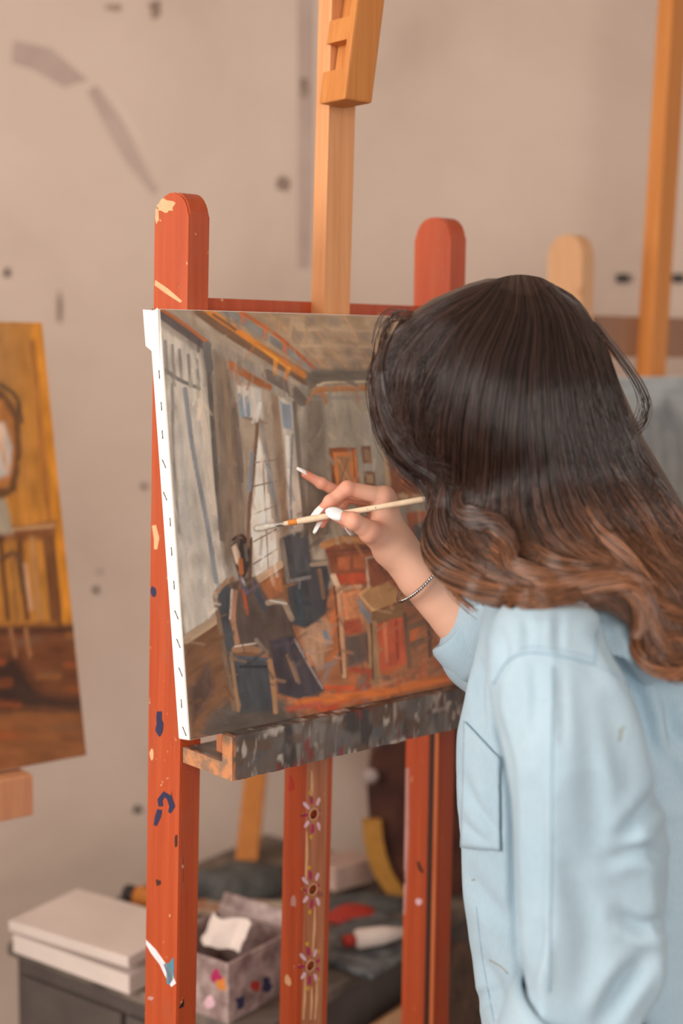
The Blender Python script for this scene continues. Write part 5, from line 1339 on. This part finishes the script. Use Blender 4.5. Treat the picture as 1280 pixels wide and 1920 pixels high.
for path, w, cnt, tw_, nr, br_ in (
    ([(842, 880), (834, 935), (822, 985), (822, 1030), (848, 1072), (905, 1108), (985, 1126), (1075, 1118), (1150, 1108)], [4, 34, 58, 66, 60, 50, 40, 30, 16], 420, 1.0, .014, .0),
    ([(870, 900), (858, 945), (880, 968), (925, 982), (952, 1020), (960, 1062), (1000, 1092)], [3, 26, 40, 42, 36, 26, 10], 260, .9, .022, .25),
    ([(905, 1010), (950, 1056), (1040, 1092), (1130, 1092), (1185, 1110), (1204, 1160), (1190, 1196)], [4, 36, 46, 44, 36, 28, 10], 320, 1.1, .020, .3),
    ([(985, 990), (1020, 1044), (1090, 1074), (1160, 1082), (1206, 1112), (1222, 1172), (1252, 1222), (1296, 1246)], [4, 30, 40, 40, 36, 30, 24, 12], 300, 1.3, .016, -.1),
    ([(1086, 900), (1120, 980), (1175, 1050), (1215, 1110), (1262, 1150), (1310, 1170)], [4, 30, 40, 36, 28, 12], 260, 1.0, .012, .2),
    ([(1120, 800), (1160, 890), (1205, 960), (1240, 1030), (1282, 1090)], [2, 18, 26, 26, 14], 170, .6, .005, .1),
    ([(1150, 760), (1190, 850), (1240, 920), (1290, 990)], [2, 16, 22, 14], 130, .6, .004, .15),
    ([(1205, 1165), (1192, 1215), (1220, 1254), (1268, 1262), (1298, 1232), (1276, 1196), (1236, 1200), (1222, 1226)], [26, 24, 22, 20, 18, 14, 10, 6], 130, 1.2, .012, .3),
    ([(850, 1050), (860, 1092), (905, 1120), (960, 1136)], [14, 16, 14, 8], 70, 1.0, .016, .2),
    ([(900, 560), (850, 640), (832, 740), (836, 840), (842, 920)], [2, 16, 20, 20, 10], 90, .4, .003, .1),
    ([(940, 700), (926, 800), (936, 900), (940, 980)], [2, 14, 18, 10], 80, .5, .003, .15),
    ([(760, 600), (722, 680), (728, 770), (768, 850), (826, 900)], [18, 28, 34, 30, 14], 150, .6, .004, .1),
    ([(700, 660), (696, 730), (712, 800), (736, 850)], [4, 8, 8, 3], 30, .5, .004, .1)):
    lock(path, w, cnt, len(HV_) * 7 + 1, tw_, nr, br_)
# inner volume
ys = np.linspace(522, 1105, 60); nth = 48; th_ = np.linspace(0, 2 * np.pi, nth, endpoint=False); V = []
for y in ys:
    l, r = np.interp(y, SILH[:, 0], SILH[:, 1]) + 10, np.interp(y, SILH[:, 0], SILH[:, 2]) - 10
    if y > 900: l += (y - 900) * .25
    x = (l + r) / 2 + (r - l) / 2 * np.cos(th_); dd = np.interp(y, ZC[:, 0], ZC[:, 1]) - .88 * np.interp(y, BUL[:, 0], BUL[:, 1]) * np.sin(th_)
    V.append(unproj(np.stack([x, np.full(nth, y)], 1), dd))
V = np.vstack(V); fq = np.array([[i * nth + j, i * nth + (j + 1) % nth, (i + 1) * nth + (j + 1) % nth, (i + 1) * nth + j] for i in range(len(ys) - 1) for j in range(nth)])
tc = V[:nth].mean(0)[None]; bc_ = V[-nth:].mean(0)[None]; k0 = len(V); V = np.vstack([V, tc, bc_])
cap = np.array([[j, (j + 1) % nth, k0, k0] for j in range(nth)])
capf = np.vstack([np.array([[j, k0, k0, (j + 1) % nth] for j in range(nth)])])
HV_.append(V); HF_.append(fq + off); HCOL.append(np.tile(lin((34, 23, 20)), (len(V), 1))); off += len(V)
hair = mesh_obj('hair', np.vstack(HV_), np.vstack(HF_), M['hair'], person, smooth=True, cols=np.vstack(HCOL))
hair['kind'] = 'stuff'

# loose brushes lying on the cabinet behind the bin
for (x0, y0, x1, y1, c_, lb) in ((384, 1694, 470, 1702, 'black', 'thin black-handled brush lying on the cabinet beside the mixing board'), (600, 1768, 640, 1748, 'orange', 'short orange-handled brush lying on the cabinet beside the spattered tray')):
    A, B = tp(x0, y0) + UZ * .0045, tp(x1, y1) + UZ * .0045; rb = empty('paintbrush', A - UZ * .0045); tag(rb, lb, 'paintbrush')
    D_ = B - A; tube('handle', [A + D_ * k for k in (0, .05, .5, .7)], [.002, .003, .004, .003], M['p_' + c_], rb, 10)
    tube('ferrule', [A + D_ * k for k in (.69, .7, .82)], [.003, .0034, .0034], M['ferrule'], rb, 10); tube('bristles', [A + D_ * k for k in (.81, .9, 1.0)], [.0034, .004, .0012], M['bristle'], rb, 10)
